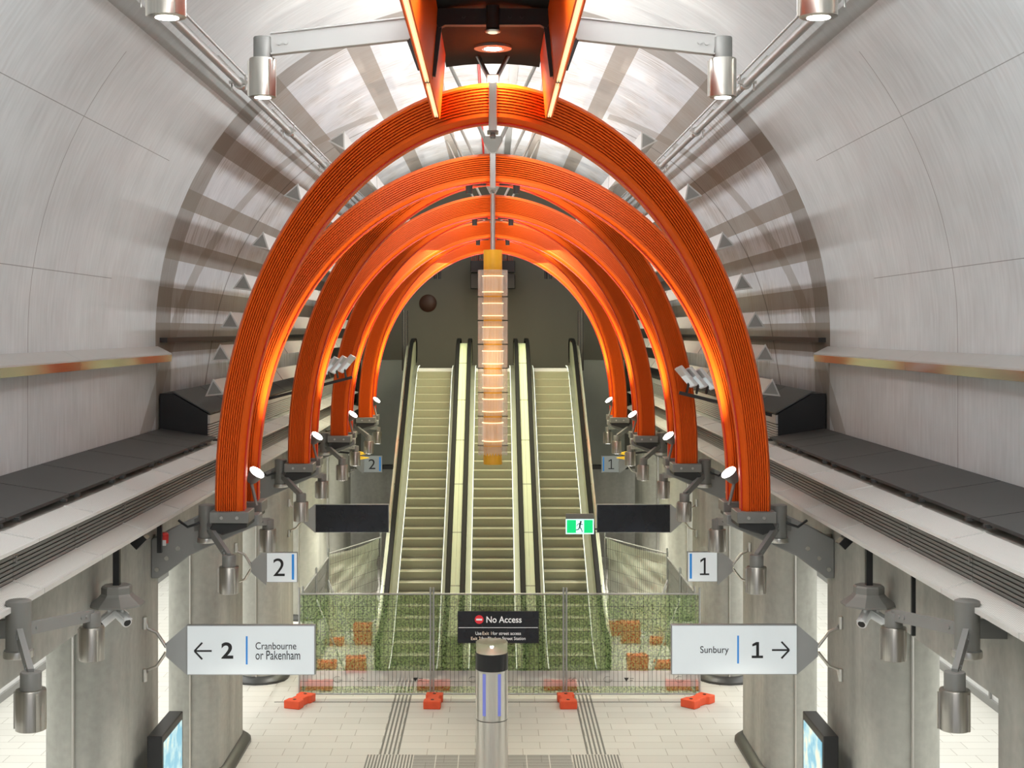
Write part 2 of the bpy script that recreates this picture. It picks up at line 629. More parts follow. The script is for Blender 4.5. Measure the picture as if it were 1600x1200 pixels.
na = 72
rings = []
for yy in [-8 + i * (YEND + 8) / 28 for i in range(29)]:
    inner = [(R * math.cos(PI * k / na), yy, ZC + R * math.sin(PI * k / na)) for k in range(na + 1)]
    outer = [((R + .3) * math.cos(PI * k / na), yy, ZC + (R + .3) * math.sin(PI * k / na)) for k in range(na, -1, -1)]
    rings.append(inner + outer)
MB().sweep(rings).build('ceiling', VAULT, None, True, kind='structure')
for s in (-1, 1):
    a, b = sorted((s * R, s * (R + .3)))
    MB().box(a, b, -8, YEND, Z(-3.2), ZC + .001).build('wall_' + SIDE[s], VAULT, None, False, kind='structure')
    # concrete edge beam that the columns carry
    pts = [(s * 4.56, Z(-3.33)), (s * 5.46, Z(-3.33)), (s * 5.74, Z(-3.0)), (s * 5.74, Z(-1.75)), (s * 4.72, Z(-1.98)), (s * 4.56, Z(-2.2))]
    MB().prism(pts, 'y', -8, YEND).build('trim_1' if s < 0 else 'trim_2', CONC, None, False, kind='structure')
    # side platform: ceiling and the screen wall at its far edge
    a, b = sorted((s * 5.5, s * 9.95))
    MB().box(a, b, -8, YEND, 4.30, 4.5).build('ceiling_platform_' + SIDE[s], WHITE, None, False, kind='structure')
    a, b = sorted((s * 9.93, s * 10.2))
    MB().box(a, b, -8, YEND, .0, 4.5).build('wall_platform_' + SIDE[s], WHITE, None, False, kind='structure')
    a, b = sorted((s * 9.88, s * 9.93))
    sk = MB().box(a, b, -8, YEND, 0.0, .16)
    for q in range(30):
        sk.box(a, b, -8 + q * 1.8, -7.93 + q * 1.8, .16, 2.6)
    sk.box(a, b, -8, YEND, 2.6, 2.8)
    sk.build('baseboard_' + SIDE[s], BRACKET, None, False, kind='structure')
MB().box(-R - .3, R + .3, YEND, YEND + .3, 0, Z(R + .3)).build('wall_end', ENDWALL, None, False, kind='structure')
for s in (-1, 1):
    a, b = sorted((s * (R + .3), s * 9.95))
    MB().box(a, b, YEND, YEND + .3, 0, 4.5).build('wall_platform_end_' + SIDE[s], SIDEPANEL, None, False, kind='structure')
for s in (-1, 1):
    MB().box(*sorted((s * 2.95, s * R)), YEND - .06, YEND - .002, 0, Z(-4.6)).build('wall_end_' + SIDE[s], CONC, None, False, kind='structure')
# landing at the head of the escalators and its wall below
LZ = Z(-1.25)
MB().box(-2.75, 2.75, 43.4, YEND, LZ - .3, LZ - .02).build('floor_landing', paint('landing_floor', (.10, .10, .09), .4), None, False, kind='structure')
for s in (-1, 1):
    a, b = sorted((s * 2.95, s * 4.3))
    w = MB().box(a, b, 45.9, YEND, Z(-4.4), Z(-1.0))
    w.build('trim_3' if s < 0 else 'trim_4', SIDEPANEL, None, False, kind='structure')
    a, b = sorted((s * 2.75, s * 4.4))
    MB().box(a, b, 45.85, YEND, Z(-4.55), Z(-4.42)).build('trim_5' if s < 0 else 'trim_6', DARK, None, False, kind='structure')
# movement joint across the floor
MB().box(-4.4, 4.4, 28.33, 28.36, 0, .004).build('trim_7', DARK, None, False, kind='structure')

# tactile paving: inlaid guidance strips and warning pads
for s in (-1, 1):
    g = MB()
    for i in range(5):
        xa = s * (1.66 + i * .0775)
        a, b = sorted((xa, xa + s * .036))
        g.box(a, b, 24.86, 32.0, .0, .002)
    centre(g, (s * 1.83, 28.4, 0), 'tactile guidance strip of five dark bars running to the %s escalator' % SIDE[s], 'tactile strip', TACT, 'tactile_strip', smooth=False)
    g = MB()
    for i in range(15):
        xa = s * (1.405 + i * .0555)
        a, b = sorted((xa, xa + s * .028))
        g.box(a, b, 23.6, 24.84, 0, .002)
    centre(g, (s * 1.8, 24.2, 0), 'tactile warning pad of lengthwise bars, %s end of the row before the bollard' % SIDE[s], 'tactile pad', TACT, 'tactile_pad', smooth=False)
g = MB()
for k in range(7):
    for i in range(27):
        xa = -1.385 + k * .397
        g.box(xa, xa + .378, 23.6 + i * .046, 23.6 + i * .046 + .022, 0, .002)
centre(g, (0, 24.2, 0), 'tactile warning pad of crosswise bars across the middle, behind the bollard', 'tactile pad', TACT, 'tactile_pad', smooth=False)
for i, cx in enumerate((-1.95, 0, 1.95)):
    g = MB()
    for k in range(14):
        xa = cx - .52 + k * .076
        g.box(xa, xa + .036, 29.65, 30.25, 0, .002)
    centre(g, (cx, 30, 0), 'tactile warning pad behind the green fence at the foot of the %s escalator' % ('left', 'middle', 'right')[i], 'tactile pad', TACT, 'tactile_pad', smooth=False)

# ------------------------------------------------------------------ columns
def stadium(cx, cy, w, l, off=0, n=8, pointy=0):
    r = w / 2 + off
    h = l / 2
    p = []
    for k in range(n + 1):
        a = PI * k / n
        p.append((cx + r * math.cos(a), cy + h + r * math.sin(a)))
    for k in range(n + 1):
        a = PI + PI * k / n
        p.append((cx + r * math.cos(a), cy - h + r * math.sin(a)))
    return p


for s in (-1, 1):
    for k in range(-1, 5):
        if s < 0 and k == -1:
            continue
        cy = 18.2 + 6.5 * k
        t = thing('column', 'grey concrete oblong column, %s row, %s from the camera' % (SIDE[s], ORD[k + 1] if s > 0 else ORD[k]), 'column', (s * 5.01, cy, 0), 'concrete columns')
        MB().prism(stadium(s * 5.01, cy, .9, 1.86, n=14), 'z', .0, 4.17).build('shaft', CONC, t)
        pl = MB()
        rings = [[(x, y, z) for x, y in stadium(s * 5.01, cy, .9, 1.86, o)] for o, z in ((.16, 0), (.16, .05), (.11, .10), (.04, .14), (.005, .15))]
        pl.sweep(rings)
        pl.build('plinth', PLINTH, t)
        g = MB()
        g.tube([(s * 5.01, cy - 1.395, .15), (s * 5.01, cy - 1.395, 4.17)], .018, 8)
        g.build('conduit', STEEL, t)

# ------------------------------------------------------------------ bulkhead along both walls
ML = 1.95
for s in (-1, 1):
    for k in range(18):
        y0 = 9.27 + k * ML
        y1 = y0 + ML - .012
        t = thing('bulkhead_module', 'pale perforated bulkhead module with slotted grille, %s side, %s from the camera' % (SIDE[s], ORD[k]), 'wall panel', (s * 4.4, y0, Z(-2.4)), 'perforated bulkhead modules')
        def pl(*p):
            return [(s * x, Z(h)) for x, h in p]
        MB().prism(pl((4.20, -2.43), (4.48, -2.35), (4.48, -2.38), (4.24, -2.45), (4.20, -2.45)), 'y', y0, y1).build('lower_panel', PERF, t, False)
        MB().prism(pl((4.25, -1.965), (4.60, -1.895), (4.60, -1.93), (4.30, -1.98), (4.25, -1.98)), 'y', y0, y1).build('upper_panel', PERF, t, False)
        lip = MB().prism(pl((4.19, -2.465), (4.225, -2.465), (4.225, -2.417), (4.19, -2.417)), 'y', y0, y1)
        lip.prism(pl((4.24, -1.985), (4.275, -1.985), (4.275, -1.952), (4.24, -1.952)), 'y', y0, y1)
        for ye in (y0, y1 - .018):
            lip.prism(pl((4.21, -2.425), (4.48, -2.343), (4.48, -2.352), (4.21, -2.435)), 'y', ye, ye + .018)
            lip.prism(pl((4.26, -1.955), (4.60, -1.888), (4.60, -1.897), (4.26, -1.968)), 'y', ye, ye + .018)
        lip.build('edge_lip', LIPM, t, False)
        g = MB()
        for q in range(8):
            za = -2.345 + q * .042
            g.prism(pl((4.485, za), (4.50, za), (4.50, za + .029), (4.485, za + .029)), 'y', y0, y1)
        g.box(*sorted((s * 4.48, s * 4.5)), y0 + .06, y0 + .10, Z(-2.2), Z(-2.12))
        g.build('grille', SLAT, t, False)
    bk = MB().prism([(s * 4.505, Z(-2.4)), (s * 4.54, Z(-2.4)), (s * 4.54, Z(-1.93)), (s * 4.505, Z(-1.93))], 'y', 8, YEND)
    bk.build('trim_8' if s < 0 else 'trim_9', BLACK, None, False, kind='structure')
    for k in range(8):
        y0 = [9.6, 11.65, 13.75, 15.8, 17.75, 19.8, 22.0, 23.0][k]
        y1 = [11.65, 13.75, 15.8, 17.75, 19.8, 22.0, 23.0, 24.18][k] - .025
        c = MB().prism([(s * 4.75, Z(-1.84)), (s * 5.70, Z(-1.695)), (s * 5.70, Z(-1.725)), (s * 4.75, Z(-1.875))], 'y', y0, y1)
        for q in (.12, .88):
            c.box(*sorted((s * 4.70, s * 4.77)), y0 + (y1 - y0) * q - .03, y0 + (y1 - y0) * q + .03, Z(-1.90), Z(-1.865))
        centre(c, (s * 5.2, y0, Z(-1.8)), 'charcoal cover board on the ledge along the %s wall, %s from the camera' % (SIDE[s], ORD[k]), 'cover board', COVER, 'ledge_cover', 'ledge cover boards', smooth=False)
    # taller bulkhead box that starts further in
    y0, y1 = 24.2, YEND - .02
    t = thing('bulkhead_box', 'long dark-ended box on the ledge against the %s wall' % SIDE[s], 'bulkhead', (s * 5.3, y0, Z(-2)))
    prof = [(4.9, -1.93), (4.9, -1.45), (5.5, -1.10), (5.72, -1.10), (5.72, -1.70)]
    MB().prism([(s * x, Z(h)) for x, h in prof], 'y', y0, y0 + .05).build('end_panel', BLACK, t, False)
    MB().prism([(s * x, Z(h)) for x, h in prof], 'y', y0 + .052, y1).build('carcass', DARK, t, False)
    cv = MB()
    q = y0
    while q < y1 - 2:
        cv.prism([(s * 4.86, Z(-1.455)), (s * 5.5, Z(-1.085)), (s * 5.5, Z(-1.06)), (s * 4.86, Z(-1.43))], 'y', q + .02, q + 2.2)
        q += 2.22
    cv.build('lid', COVER, t, False)
    fr = MB().box(*sorted((s * 4.86, s * 4.9)), y0, y1, Z(-1.62), Z(-1.47))
    q = 0
    while q < 7:
        za = Z(-1.92) + q * .042
        fr.box(*sorted((s * 4.87, s * 4.9)), y0, y1, za, za + .027)
        q += 1
    fr.build('grille', PALE, t, False)
    # rough slot above the box
    MB().box(*sorted((s * 5.62, s * 5.75)), 24.3, YEND, Z(-.22), Z(-.14)).build('trim_10' if s < 0 else 'trim_11', DARK, None, False, kind='structure')
    # stainless light troughs
    for k, (ya, yb) in enumerate(((8.8, 13.8), (13.8, 18.8), (18.8, 24.15))):
        t = thing('light_trough', 'stainless light trough under the vault on the %s wall, %s from the camera' % (SIDE[s], ORD[k]), 'light trough', (s * 5.6, ya, Z(-.4)), 'stainless wall troughs')
        MB().prism([(s * 5.745, Z(-.285)), (s * 5.5, Z(-.41)), (s * 5.5, Z(-.43)), (s * 5.745, Z(-.31))], 'y', ya + .01, yb).build('top_plate', PALE, t, False)
        MB().prism([(s * 5.5, Z(-.412)), (s * 5.52, Z(-.412)), (s * 5.53, Z(-.53)), (s * 5.745, Z(-.56)), (s * 5.745, Z(-.575)), (s * 5.51, Z(-.545))], 'y', ya + .01, yb).build('reflector', CHROME, t, False)
        MB().prism([(s * 5.745, Z(-.29)), (s * 5.5, Z(-.415)), (s * 5.52, Z(-.54)), (s * 5.745, Z(-.57))], 'y', yb - .02, yb + .005).build('end_cap', STEEL, t, False)

# sprinkler pipes under the vault
for s in (-1, 1):
    t = thing('ceiling_pipe', 'long galvanised pipe clamped under the vault on the %s' % SIDE[s], 'pipe', (s * 3.7, 24, Z(3.6)))
    MB().tube([(s * 3.7, 3, Z(3.6)), (s * 3.7, YEND, Z(3.6))], .055, 14).build('pipe', GALV, t)
    MB().tube([(s * 3.62, 14, Z(3.72)), (s * 3.62, YEND, Z(3.72))], .02, 8).build('cable_run', GALV, t)
    for yc in (9, 15.3, 20.6, 25.6, 31, 36, 41):
        c = MB().disc((s * 3.7, yc, Z(3.6)), (0, 1, 0), .085, .10, 16)
        c.tube([(s * 3.7, yc, Z(3.66)), (s * 4.02, yc, Z(4.0))], .02, 8)
        c.box(s * 3.7 - .14, s * 3.7 + .14, yc - .12, yc - .09, Z(3.58), Z(3.62))
        c.tube([(s * 3.7 - .1, yc - .1, Z(3.48)), (s * 3.7 - .1, yc - .1, Z(3.72))], .012, 6)
        c.tube([(s * 3.7 + .1, yc - .1, Z(3.48)), (s * 3.7 + .1, yc - .1, Z(3.72))], .012, 6)
        c.build('pipe_clamp', STEEL, t)

t = thing('crown_pipe', 'thin red pipe running along the crown of the vault', 'pipe', (-.29, 25, Z(5.50)))
MB().tube([(-.29, 4, Z(5.50)), (-.29, YEND - .02, Z(5.50))], .03, 10).build('pipe', REDP, t)
for yc in range(6, 46, 4):
    MB().box(-.33, -.25, yc - .02, yc + .02, Z(5.55), Z(5.645)).build('clip', STEEL, t, False)
centre(MB().box(.36, .54, 4, YEND, Z(5.57), Z(5.605)), (.45, 25, Z(5.58)), 'flat grey cable tray along the crown of the vault', 'cable tray', GALV, 'cable_tray', smooth=False)

# ------------------------------------------------------------------ orange ribs
def rib_path(kind, k, side, n=44):
    a, p, q, H, hb, r = 3.2376, 1.122, .8593, 4.586, -2.353, 3.21
    Y0, Y1 = (18.4, 15.30) if kind == 'A' else (19.466, 21.425)
    out = []
    for i in range(n + 1):
        t = (PI / 2) * i / n
        s_ = math.sin(t) ** q
        x = a * max(0, math.cos(t)) ** p
        out.append(Vector((side * max(x, .006), Y0 + 6.5 * k + (Y1 - Y0) * s_ ** r, Z(hb + H * s_))))
    return out


def rib_section():
    p = [(.0, -.11), (.0, .11), (.05, .16), (.085, .16)]
    u = .085
    for i in range(9):
        p += [(u + .001, .122), (u + .012, .122), (u + .013, .16), (u + .027, .16)]
        u += .0275
    p += [(.338, .16), (.375, .09), (.375, -.16), (.05, -.16)]
    return p


SECT = rib_section()
for k in range(4):
    for kind in 'AB':
        for s in (-1, 1):
            P = rib_path(kind, k, s)
            # clip the ends beyond the view-free node gap
            rings, edge = [], []
            n = len(P) - 1
            for i, c in enumerate(P):
                T = (P[min(i + 1, n)] - P[max(i - 1, 0)]).normalized()
                if i == 0:
                    T = Vector((0, 0, 1))
                if i == n:
                    T = Vector((-s, 0, 0))
                v = Vector((0, -1, 0))
                v = (v - T * v.dot(T)).normalized()
                u = T.cross(v).normalized()
                if u.dot(Vector((c.x, 0, c.z - Z(-2.4) + .3))) < 0:
                    u = -u
                g = 1 + .16 * i / n
                rings.append([c + u * (a * g) + v * b for a, b in SECT])
                edge.append(c + u * -.004 + v * .112)
            lab = ('%s orange ribbed arch leg leaning %s the camera, %s side, %s pair' %
                   ('ridged' if kind == 'A' else 'brightly lit', 'towards' if kind == 'A' else 'away from', SIDE[s], ORD[k]))
            t = thing('arch_rib', lab.replace('ridged orange ribbed', 'ridged orange').replace('lit orange ribbed', 'lit orange'), 'arch', P[0], 'orange arch ribs')
            MB().sweep(rings).build('rib_beam', ORANGE, t)
            MB().tube(edge, .012, 8).build('edge_highlight', RED_HIGHLIGHT, t)  # edge highlight modelled as a thin red rod

# apex nodes: silver plate, hub and V struts up to the vault
for j in range(5):
    yn = 15.30 + 6.5 * j
    yf = (yn - .17) if j == 0 else (21.425 + 6.5 * (j - 1) - .17)
    yc = yn if j == 0 else (yf + .35)
    t = thing('apex_hanger', 'silver strut hanger holding the crown of the arches, %s from the camera' % ORD[j], 'hanger', (0, yc, Z(2.2)), 'arch crown hangers')
    MB().box(-.045, .045, yf - .03, yf, Z(2.14), Z(2.66)).build('face_plate', STEEL, t, bevel=.008)
    hb = MB().prism([(-.045, Z(2.66)), (.045, Z(2.66)), (.15, Z(2.86)), (.12, Z(2.92)), (-.12, Z(2.92)), (-.15, Z(2.86))], 'y', yf - .03, yf + .10)
    if j:
        hb.build('hub', GREY_PAINT, t, bevel=.01)
    else:
        hb.bm.free()
        MB().box(-.07, .07, yf + .30, yf + .42, Z(2.58), Z(2.80)).build('hub', GREY_PAINT, t, bevel=.01)
    for s in (-1, 1):
        xv = 1.35
        if j == 0:
            MB().tube([(s * .05, yf + .36, Z(2.78)), (s * xv, yf + 1.0, ZC + math.sqrt(R * R - xv * xv))], .025, 10).build('strut', STEEL, t)
            continue
        MB().tube([(s * .12, yf + .03, Z(2.88)), (s * xv, yf + .03, ZC + math.sqrt(R * R - xv * xv))], .03, 10).build('strut', STEEL, t)
    pn = MB().box(-.06, .06, yf - .02, yf + .2, Z(2.12), Z(2.14))
    pn.lathe([(.025, Z(2.06)), (.035, Z(2.08)), (.025, Z(2.12))], (0, yf + .05), 12)
    pn.build('pin_plate', GREY_PAINT, t)
    if j >= 1:
        for s in (-1, 1):
            h = MB().lathe([(.05, Z(2.06)), (.055, Z(2.24)), (.03, Z(2.25))], (s * .36, yf + .1), 14)
            h.bar((s * .1, yf + .1, Z(2.2)), (s * .36, yf + .1, Z(2.2)), .03, .03)
            h.build('spotlight', DARK, t)

# ------------------------------------------------------------------ arch brackets, uplights and twin downlights
def lamp_can(t, x, y, hb, r=.122, body=.33, neck=.14, lit=True):
    nk = MB().lathe([(r * .70, Z(hb + body - .02)), (r * .70, Z(hb + body + neck - .01)), (r * .66, Z(hb + body + neck))], (x, y), 24)
    nk.build('lamp_neck', GREY_PAINT, t)
    b = MB()
    n = 40
    prof = [(.92, hb + .0), (1.0, hb + .006), (1.0, hb + body - .01), (.96, hb + body)]
    b.lathe([(r * a, Z(h)) for a, h in prof], (x, y), n)
    for a0 in (-.9, .9, PI):        # raised fins down the can
        b.bar((x + (r + .006) * math.cos(a0), y + (r + .006) * math.sin(a0), Z(hb + .01)), (x + (r + .006) * math.cos(a0), y + (r + .006) * math.sin(a0), Z(hb + body - .02)), .02, .02, (math.cos(a0), math.sin(a0), 0))
    bo = b.build('lamp_body', LAMP_STEEL, t)
    MB().disc((x, y, Z(hb - .002)), (0, 0, 1), r * .62, .006, 24).build('lens', LAMPLIT if lit else GREY_PAINT, bo)


def arm(t, a, b, w=.05, h=.11):
    q = MB().bar(a, b, w, h)
    a, b = Vector(a), Vector(b)
    d = (b - a).normalized()
    sd = d.cross(Vector((0, 0, 1))).normalized()
    for f in (.12, .19, .81, .88):
        for e in (-1, 1):
            q.disc(a.lerp(b, f) + sd * (e * (w / 2 + .003)), sd, .016, .014, 10)
    return q.build('arm', BRACKET, t)


for s in (-1, 1):
    for k in range(-1, 4):
        dy = 6.5 * k
        nm = ORD[k + 1]
        if k >= 0:
            t = thing('arch_bracket', 'grey steel bracket carrying the orange arch leg, %s side, %s from the camera' % (SIDE[s], ORD[k]), 'bracket', (s * 4.56, 18.9 + dy, Z(-3.0)), 'arch foot brackets')
            pts = [(3.12, -2.47), (3.12, -2.60), (4.05, -3.02), (4.45, -3.32), (4.56, -3.32), (4.56, -2.80), (4.30, -2.66), (3.9, -2.47)]
            MB().prism([(s * x, Z(h)) for x, h in pts], 'y', 18.78 + dy, 19.08 + dy).build('bracket_arm', BRACKET, t, bevel=.015)
            MB().box(*sorted((s * 3.15, s * 3.66)), 18.16 + dy, 18.62 + dy, Z(-2.50), Z(-2.354)).build('foot_plate', GREY_PAINT, t, bevel=.01)
            MB().box(*sorted((s * 3.15, s * 3.66)), 19.22 + dy, 19.68 + dy, Z(-2.50), Z(-2.354)).build('foot_plate', GREY_PAINT, t, bevel=.01)
            MB().prism([(s * 3.18, Z(-2.50)), (s * 3.62, Z(-2.50)), (s * 3.66, Z(-2.58)), (s * 3.5, Z(-2.66)), (s * 3.18, Z(-2.56))], 'y', 18.2 + dy, 19.66 + dy).build('cradle', DARK, t, bevel=.01)
            for (x, h) in ((3.3, -2.43), (3.5, -2.43)):
                MB().disc((s * x, 18.155 + dy, Z(h)), (0, 1, 0), .022, .02, 10).build('bolt', STEEL, t)
            for (x, h) in ((4.2, -2.92), (4.35, -3.05), (4.48, -3.2)):
                MB().disc((s * x, 18.775 + dy, Z(h)), (0, 1, 0), .03, .02, 10).build('bolt', STEEL, t)
            MB().tube([(s * 4.50, 18.93 + dy, Z(-2.75)), (s * 4.52, 18.93 + dy, Z(-3.10)), (s * 4.545, 18.93 + dy, Z(-3.32))], .055, 12).build('pin_shoe', STEEL, t)
            # flood uplight at the inner foot of the leg
            u = thing('uplight', 'round bright floodlight at the foot of the arch, %s side, %s from the camera' % (SIDE[s], ORD[k]), 'floodlight', (s * 3.14, 18.9 + dy, Z(-2.0)), 'arch floodlights')
            dr = Vector((-s * .58, -.27, .78)).normalized()
            c = Vector((s * 3.17, 18.92 + dy, Z(-1.92)))
            hs = MB().tube([c - dr * .17, c - dr * .13, c - dr * .05, c], .05, 20, .115)
            hs.tube([c - dr * .15, Vector((s * 3.17, 18.9 + dy, Z(-2.36)))], .022, 8)
            hs.build('housing', GREY_PAINT, u)
            MB().disc(c + dr * .004, dr, .105, .012, 24).build('lens', FLOODLIT, u)
            L = lamp('SPOT', 'flood_beam', c + dr * .10, 1300, (1, .93, .84), (0, 0, 0), spot=math.radians(56), blend=1.0, radius=.06)
            aim = Vector((s * 1.6, 20.6 + dy, Z(2.0)))
            L.rotation_euler = (aim - Vector(L.location)).to_track_quat('-Z', 'Y').to_euler()
            attach(L, u)
            hub, f1, f2, hz = (s * 3.78, 18.62 + dy), (s * 3.24, 17.3 + dy), (s * 3.28, 20.55 + dy), -2.56
        else:
            hub, f1, f2, hz = (s * 4.16, 12.35), (s * 3.74, 11.4), (s * 3.93, 13.8), -2.62
        t = thing('twin_downlight', 'two-armed downlight with steel cylinder lamps, %s side, %s from the camera' % (SIDE[s], nm), 'downlight', (hub[0], hub[1], Z(hz)), 'twin cylinder downlights')
        hbm = MB().lathe([(.10, Z(hz - .26)), (.125, Z(hz - .25)), (.125, Z(hz - .19)), (.11, Z(hz - .18)), (.11, Z(hz + .24)), (.09, Z(hz + .25))], hub, 24)
        hbm.build('hub', GREY_PAINT, t)
        MB().lathe([(.128, Z(hz - .25)), (.13, Z(hz - .24)), (.13, Z(hz - .20)), (.128, Z(hz - .19))], hub, 24).build('hub_ring', STEEL, t)
        MB().bar((hub[0], hub[1], Z(hz)), (s * (4.6 if k < 0 else 3.95), hub[1] + .2, Z(hz - .05)), .10, .16).build('wall_arm', BRACKET, t)
        for f in (f1, f2):
            arm(t, (hub[0], hub[1], Z(hz - .02)), (f[0], f[1], Z(-2.80)))
            lamp_can(t, f[0], f[1], -3.24, lit=True)
            if k >= 0:
                L = lamp('SPOT', 'down_beam', (f[0], f[1], Z(-3.27)), (130, 130, 130, 240, 700)[k + 1], (1, .96, .86), spot=math.radians(95), blend=.8, radius=.06)
                attach(L, t)

# ------------------------------------------------------------------ overhead spine with its lamps
t = thing('spine_trough', 'orange-sided black trough overhead with inset lamps, along the centreline', 'ceiling trough', (0, 9, Z(2.9)))
for s in (-1, 1):
    pr = [(.570, 2.28), (.52, 2.86), (.50, 3.22), (.58, 3.22), (.70, 2.47), (.645, 2.28), (.632, 2.28), (.628, 2.33), (.587, 2.33), (.583, 2.28)]
    f = MB().prism([(s * x, Z(h)) for x, h in pr], 'y', 3, 15.28)
    f.build('side_fin', ORANGE, t)
    g = MB()
    for xa in (.590, .612):
        g.box(*sorted((s * xa, s * (xa + .013))), 3, 13.0, Z(2.285), Z(2.325))
        g.box(*sorted((s * xa, s * (xa + .013))), 13.25, 15.15, Z(2.285), Z(2.325))
    g.build('gold_sheen_strip', GOLD, t, False)
so = MB()
rg = []
for yy in (3, 16.0):
    top = [(x, yy, Z(2.98 + .04 * (1 - (x / .53) ** 2))) for x in [(-.53 + 1.06 * i / 12) for i in range(13)]]
    rg.append(top + [(x, yy, z + .06) for x, _, z in reversed(top)])
so.sweep(rg)
so.build('soffit', SOFFIT, t)
for yf in (8.6, 13.1):
    fm = MB().box(-.52, .52, yf - .02, yf + .05, Z(2.84), Z(2.985))
    fm.prism([(-.52, Z(2.84)), (.52, Z(2.84)), (.50, Z(2.80)), (.44, Z(2.83)), (-.44, Z(2.83)), (-.50, Z(2.80))], 'y', yf - .03, yf + .06)
    for s in (-1, 1):
        fm.bar((s * .49, yf + .02, Z(2.88)), (s * .555, yf + .02, Z(2.36)), .045, .05, (0, 1, 0))
        for q in (.16, .27):
            fm.disc((s * q, yf - .025, Z(2.91)), (0, 1, 0), .018, .02, 10)
        fm.lathe([(.03, Z(2.30)), (.05, Z(2.34)), (.05, Z(2.40)), (.03, Z(2.42))], (s * .61, yf + .02), 14)
        fm.bar((s * .68, yf + .02, Z(2.42)), (s * .79, yf + .02, Z(2.72)), .04, .05, (0, 1, 0))
    fm.build('frame', DARK, t)
    c = MB().lathe([(.052, Z(2.77)), (.062, Z(2.78)), (.062, Z(3.0))], (0, yf - .06), 20)
    c.build('centre_lamp', DARK, t)
    MB().lathe([(.068, Z(2.752)), (.078, Z(2.765)), (.062, Z(2.785))], (0, yf - .06), 20).build('lamp_rim', STEEL, t)
    MB().disc((0, yf - .06, Z(2.748)), (0, 0, 1), .045, .006, 18).build('lens', glow('dim_lens', (1, .9, .6), .8), t)
for yl in (10.0, 15.0):
    MB().lathe([(.115, Z(2.995)), (.12, Z(2.985)), (.20, Z(2.99)), (.20, Z(3.02))], (0, yl), 28).build('downlight_ring', BRACKET, t)
    MB().disc((0, yl, Z(2.992)), (0, 0, 1), .09, .012, 24).build('lens', FLOODLIT, t)
    L = lamp('SPOT', 'down_beam', (0, yl, Z(2.95)), 130, (1, .95, .85), spot=math.radians(150), blend=.6, radius=.06)
    attach(L, t)
for s in (-1, 1):
    for k, (yl, zz) in enumerate(((9.25, 2.05), (13.1, 2.16))):
        u = thing('pendant_downlight', 'steel cylinder lamp on long arm off orange trough, %s side, %s' % (SIDE[s], ('nearer one', 'farther one')[k]), 'downlight', (s * .72, yl, Z(2.7)), 'trough arm lamps')
        ar = MB().bar((s * .78, yl, Z(2.80)), (s * 2.06, yl, Z(zz + .49)), .06, .19, (0, 0, 1))
        ar.bar((s * .78, yl, Z(2.90)), (s * 2.06, yl, Z(zz + .59)), .10, .014, (0, 0, 1))
        ar.bar((s * .78, yl, Z(2.70)), (s * 2.06, yl, Z(zz + .40)), .10, .014, (0, 0, 1))
        for e in (.89, .94):
            p = Vector((s * .78, yl, Z(2.80))).lerp(Vector((s * 2.06, yl, Z(zz + .49))), e)
            ar.disc((p.x, yl - .035, p.z), (0, 1, 0), .02, .02, 10)
        ar.build('arm', PALE, u)
        lamp_can(u, s * 2.14, yl, zz, .125, .36, .20)
        L = lamp('SPOT', 'down_beam', (s * 2.14, yl, Z(zz - .05)), 160, (1, .98, .93), spot=math.radians(100), blend=.8, radius=.07)
        attach(L, u)

# ------------------------------------------------------------------ tiered pendant
yp = 21.25
t = thing('pendant_lamp', 'tall yellow tube pendant with eight ribbed glass rings hanging at the centre', 'pendant lamp', (0, yp, Z(2.0)))
MB().tube([(0, yp, Z(2.05)), (0, yp, Z(1.2))], .035, 14).build('rod', STEEL, t)
MB().lathe([(.02, Z(1.21)), (.14, Z(1.20)), (.14, Z(.90)), (.14, Z(-1.78)), (.14, Z(-2.03)), (.02, Z(-2.04))], (0, yp), 28).build('core_tube', YELLOW, t)
tops = [420 + 2, 464.6, 501.7, 539, 576.5, 614, 651, 697]
for i in range(7):
    zt = Z(-(tops[i] - 515) * yp / 2200)
    zb = Z(-(tops[i + 1] - 515) * yp / 2200) + .02
    rg = []
    n = 64
    for r0, z0 in ((.225, zb), (.225, zt), (.212, zt), (.212, zb)):
        rg.append([((r0 - (.010 if k % 2 else 0)) * math.cos(2 * PI * k / n), yp + (r0 - (.010 if k % 2 else 0)) * math.sin(2 * PI * k / n), z0) for k in range(n)])
    rg.append(rg[0])
    MB().sweep(rg, True, False).build('glass_ring', GLASS, t)
    hz = zt - zb
    rg = []
    for r0, z0 in ((.158, zb + .07), (.158, zt - .09), (.150, zt - .09), (.150, zb + .07)):
        rg.append([((r0 - (.008 if k % 2 else 0)) * math.cos(2 * PI * k / n), yp + (r0 - (.008 if k % 2 else 0)) * math.sin(2 * PI * k / n), z0) for k in range(n)])
    rg.append(rg[0])
    MB().sweep(rg, True, False).build('light_ring', WARMGLASS, t)
    for zr in (zb + .06, zt - .09):
        MB().lathe([(.150, zr - .006), (.163, zr - .006), (.163, zr + .006), (.150, zr + .006)], (0, yp), 40).build('lit_rim', WARMTUBE, t)
    for e in (-1, 1):
        MB().tube([(e * .23, yp, zb - .012), (e * .13, yp, zb - .012)], .008, 6).build('spacer', BLACK, t)
rg = []
zt, zb = Z(-(697 - 515) * yp / 2200) + .01, Z(-(706 - 515) * yp / 2200)
for r0, z0, w in ((.225, zt, 0), (.222, zb, .05), (.212, zb, .05), (.212, zt, 0)):
    rg.append([(r0 * math.cos(2 * PI * k / 64), yp + r0 * math.sin(2 * PI * k / 64), z0 - (w if k % 2 else 0)) for k in range(64)])
rg.append(rg[0])
MB().sweep(rg, True, False).build('glass_ring', GLASS, t)
L = lamp('POINT', 'pendant_glow', (0, yp - .6, Z(-.5)), 10, (1, .75, .42), radius=.3)
attach(L, t)

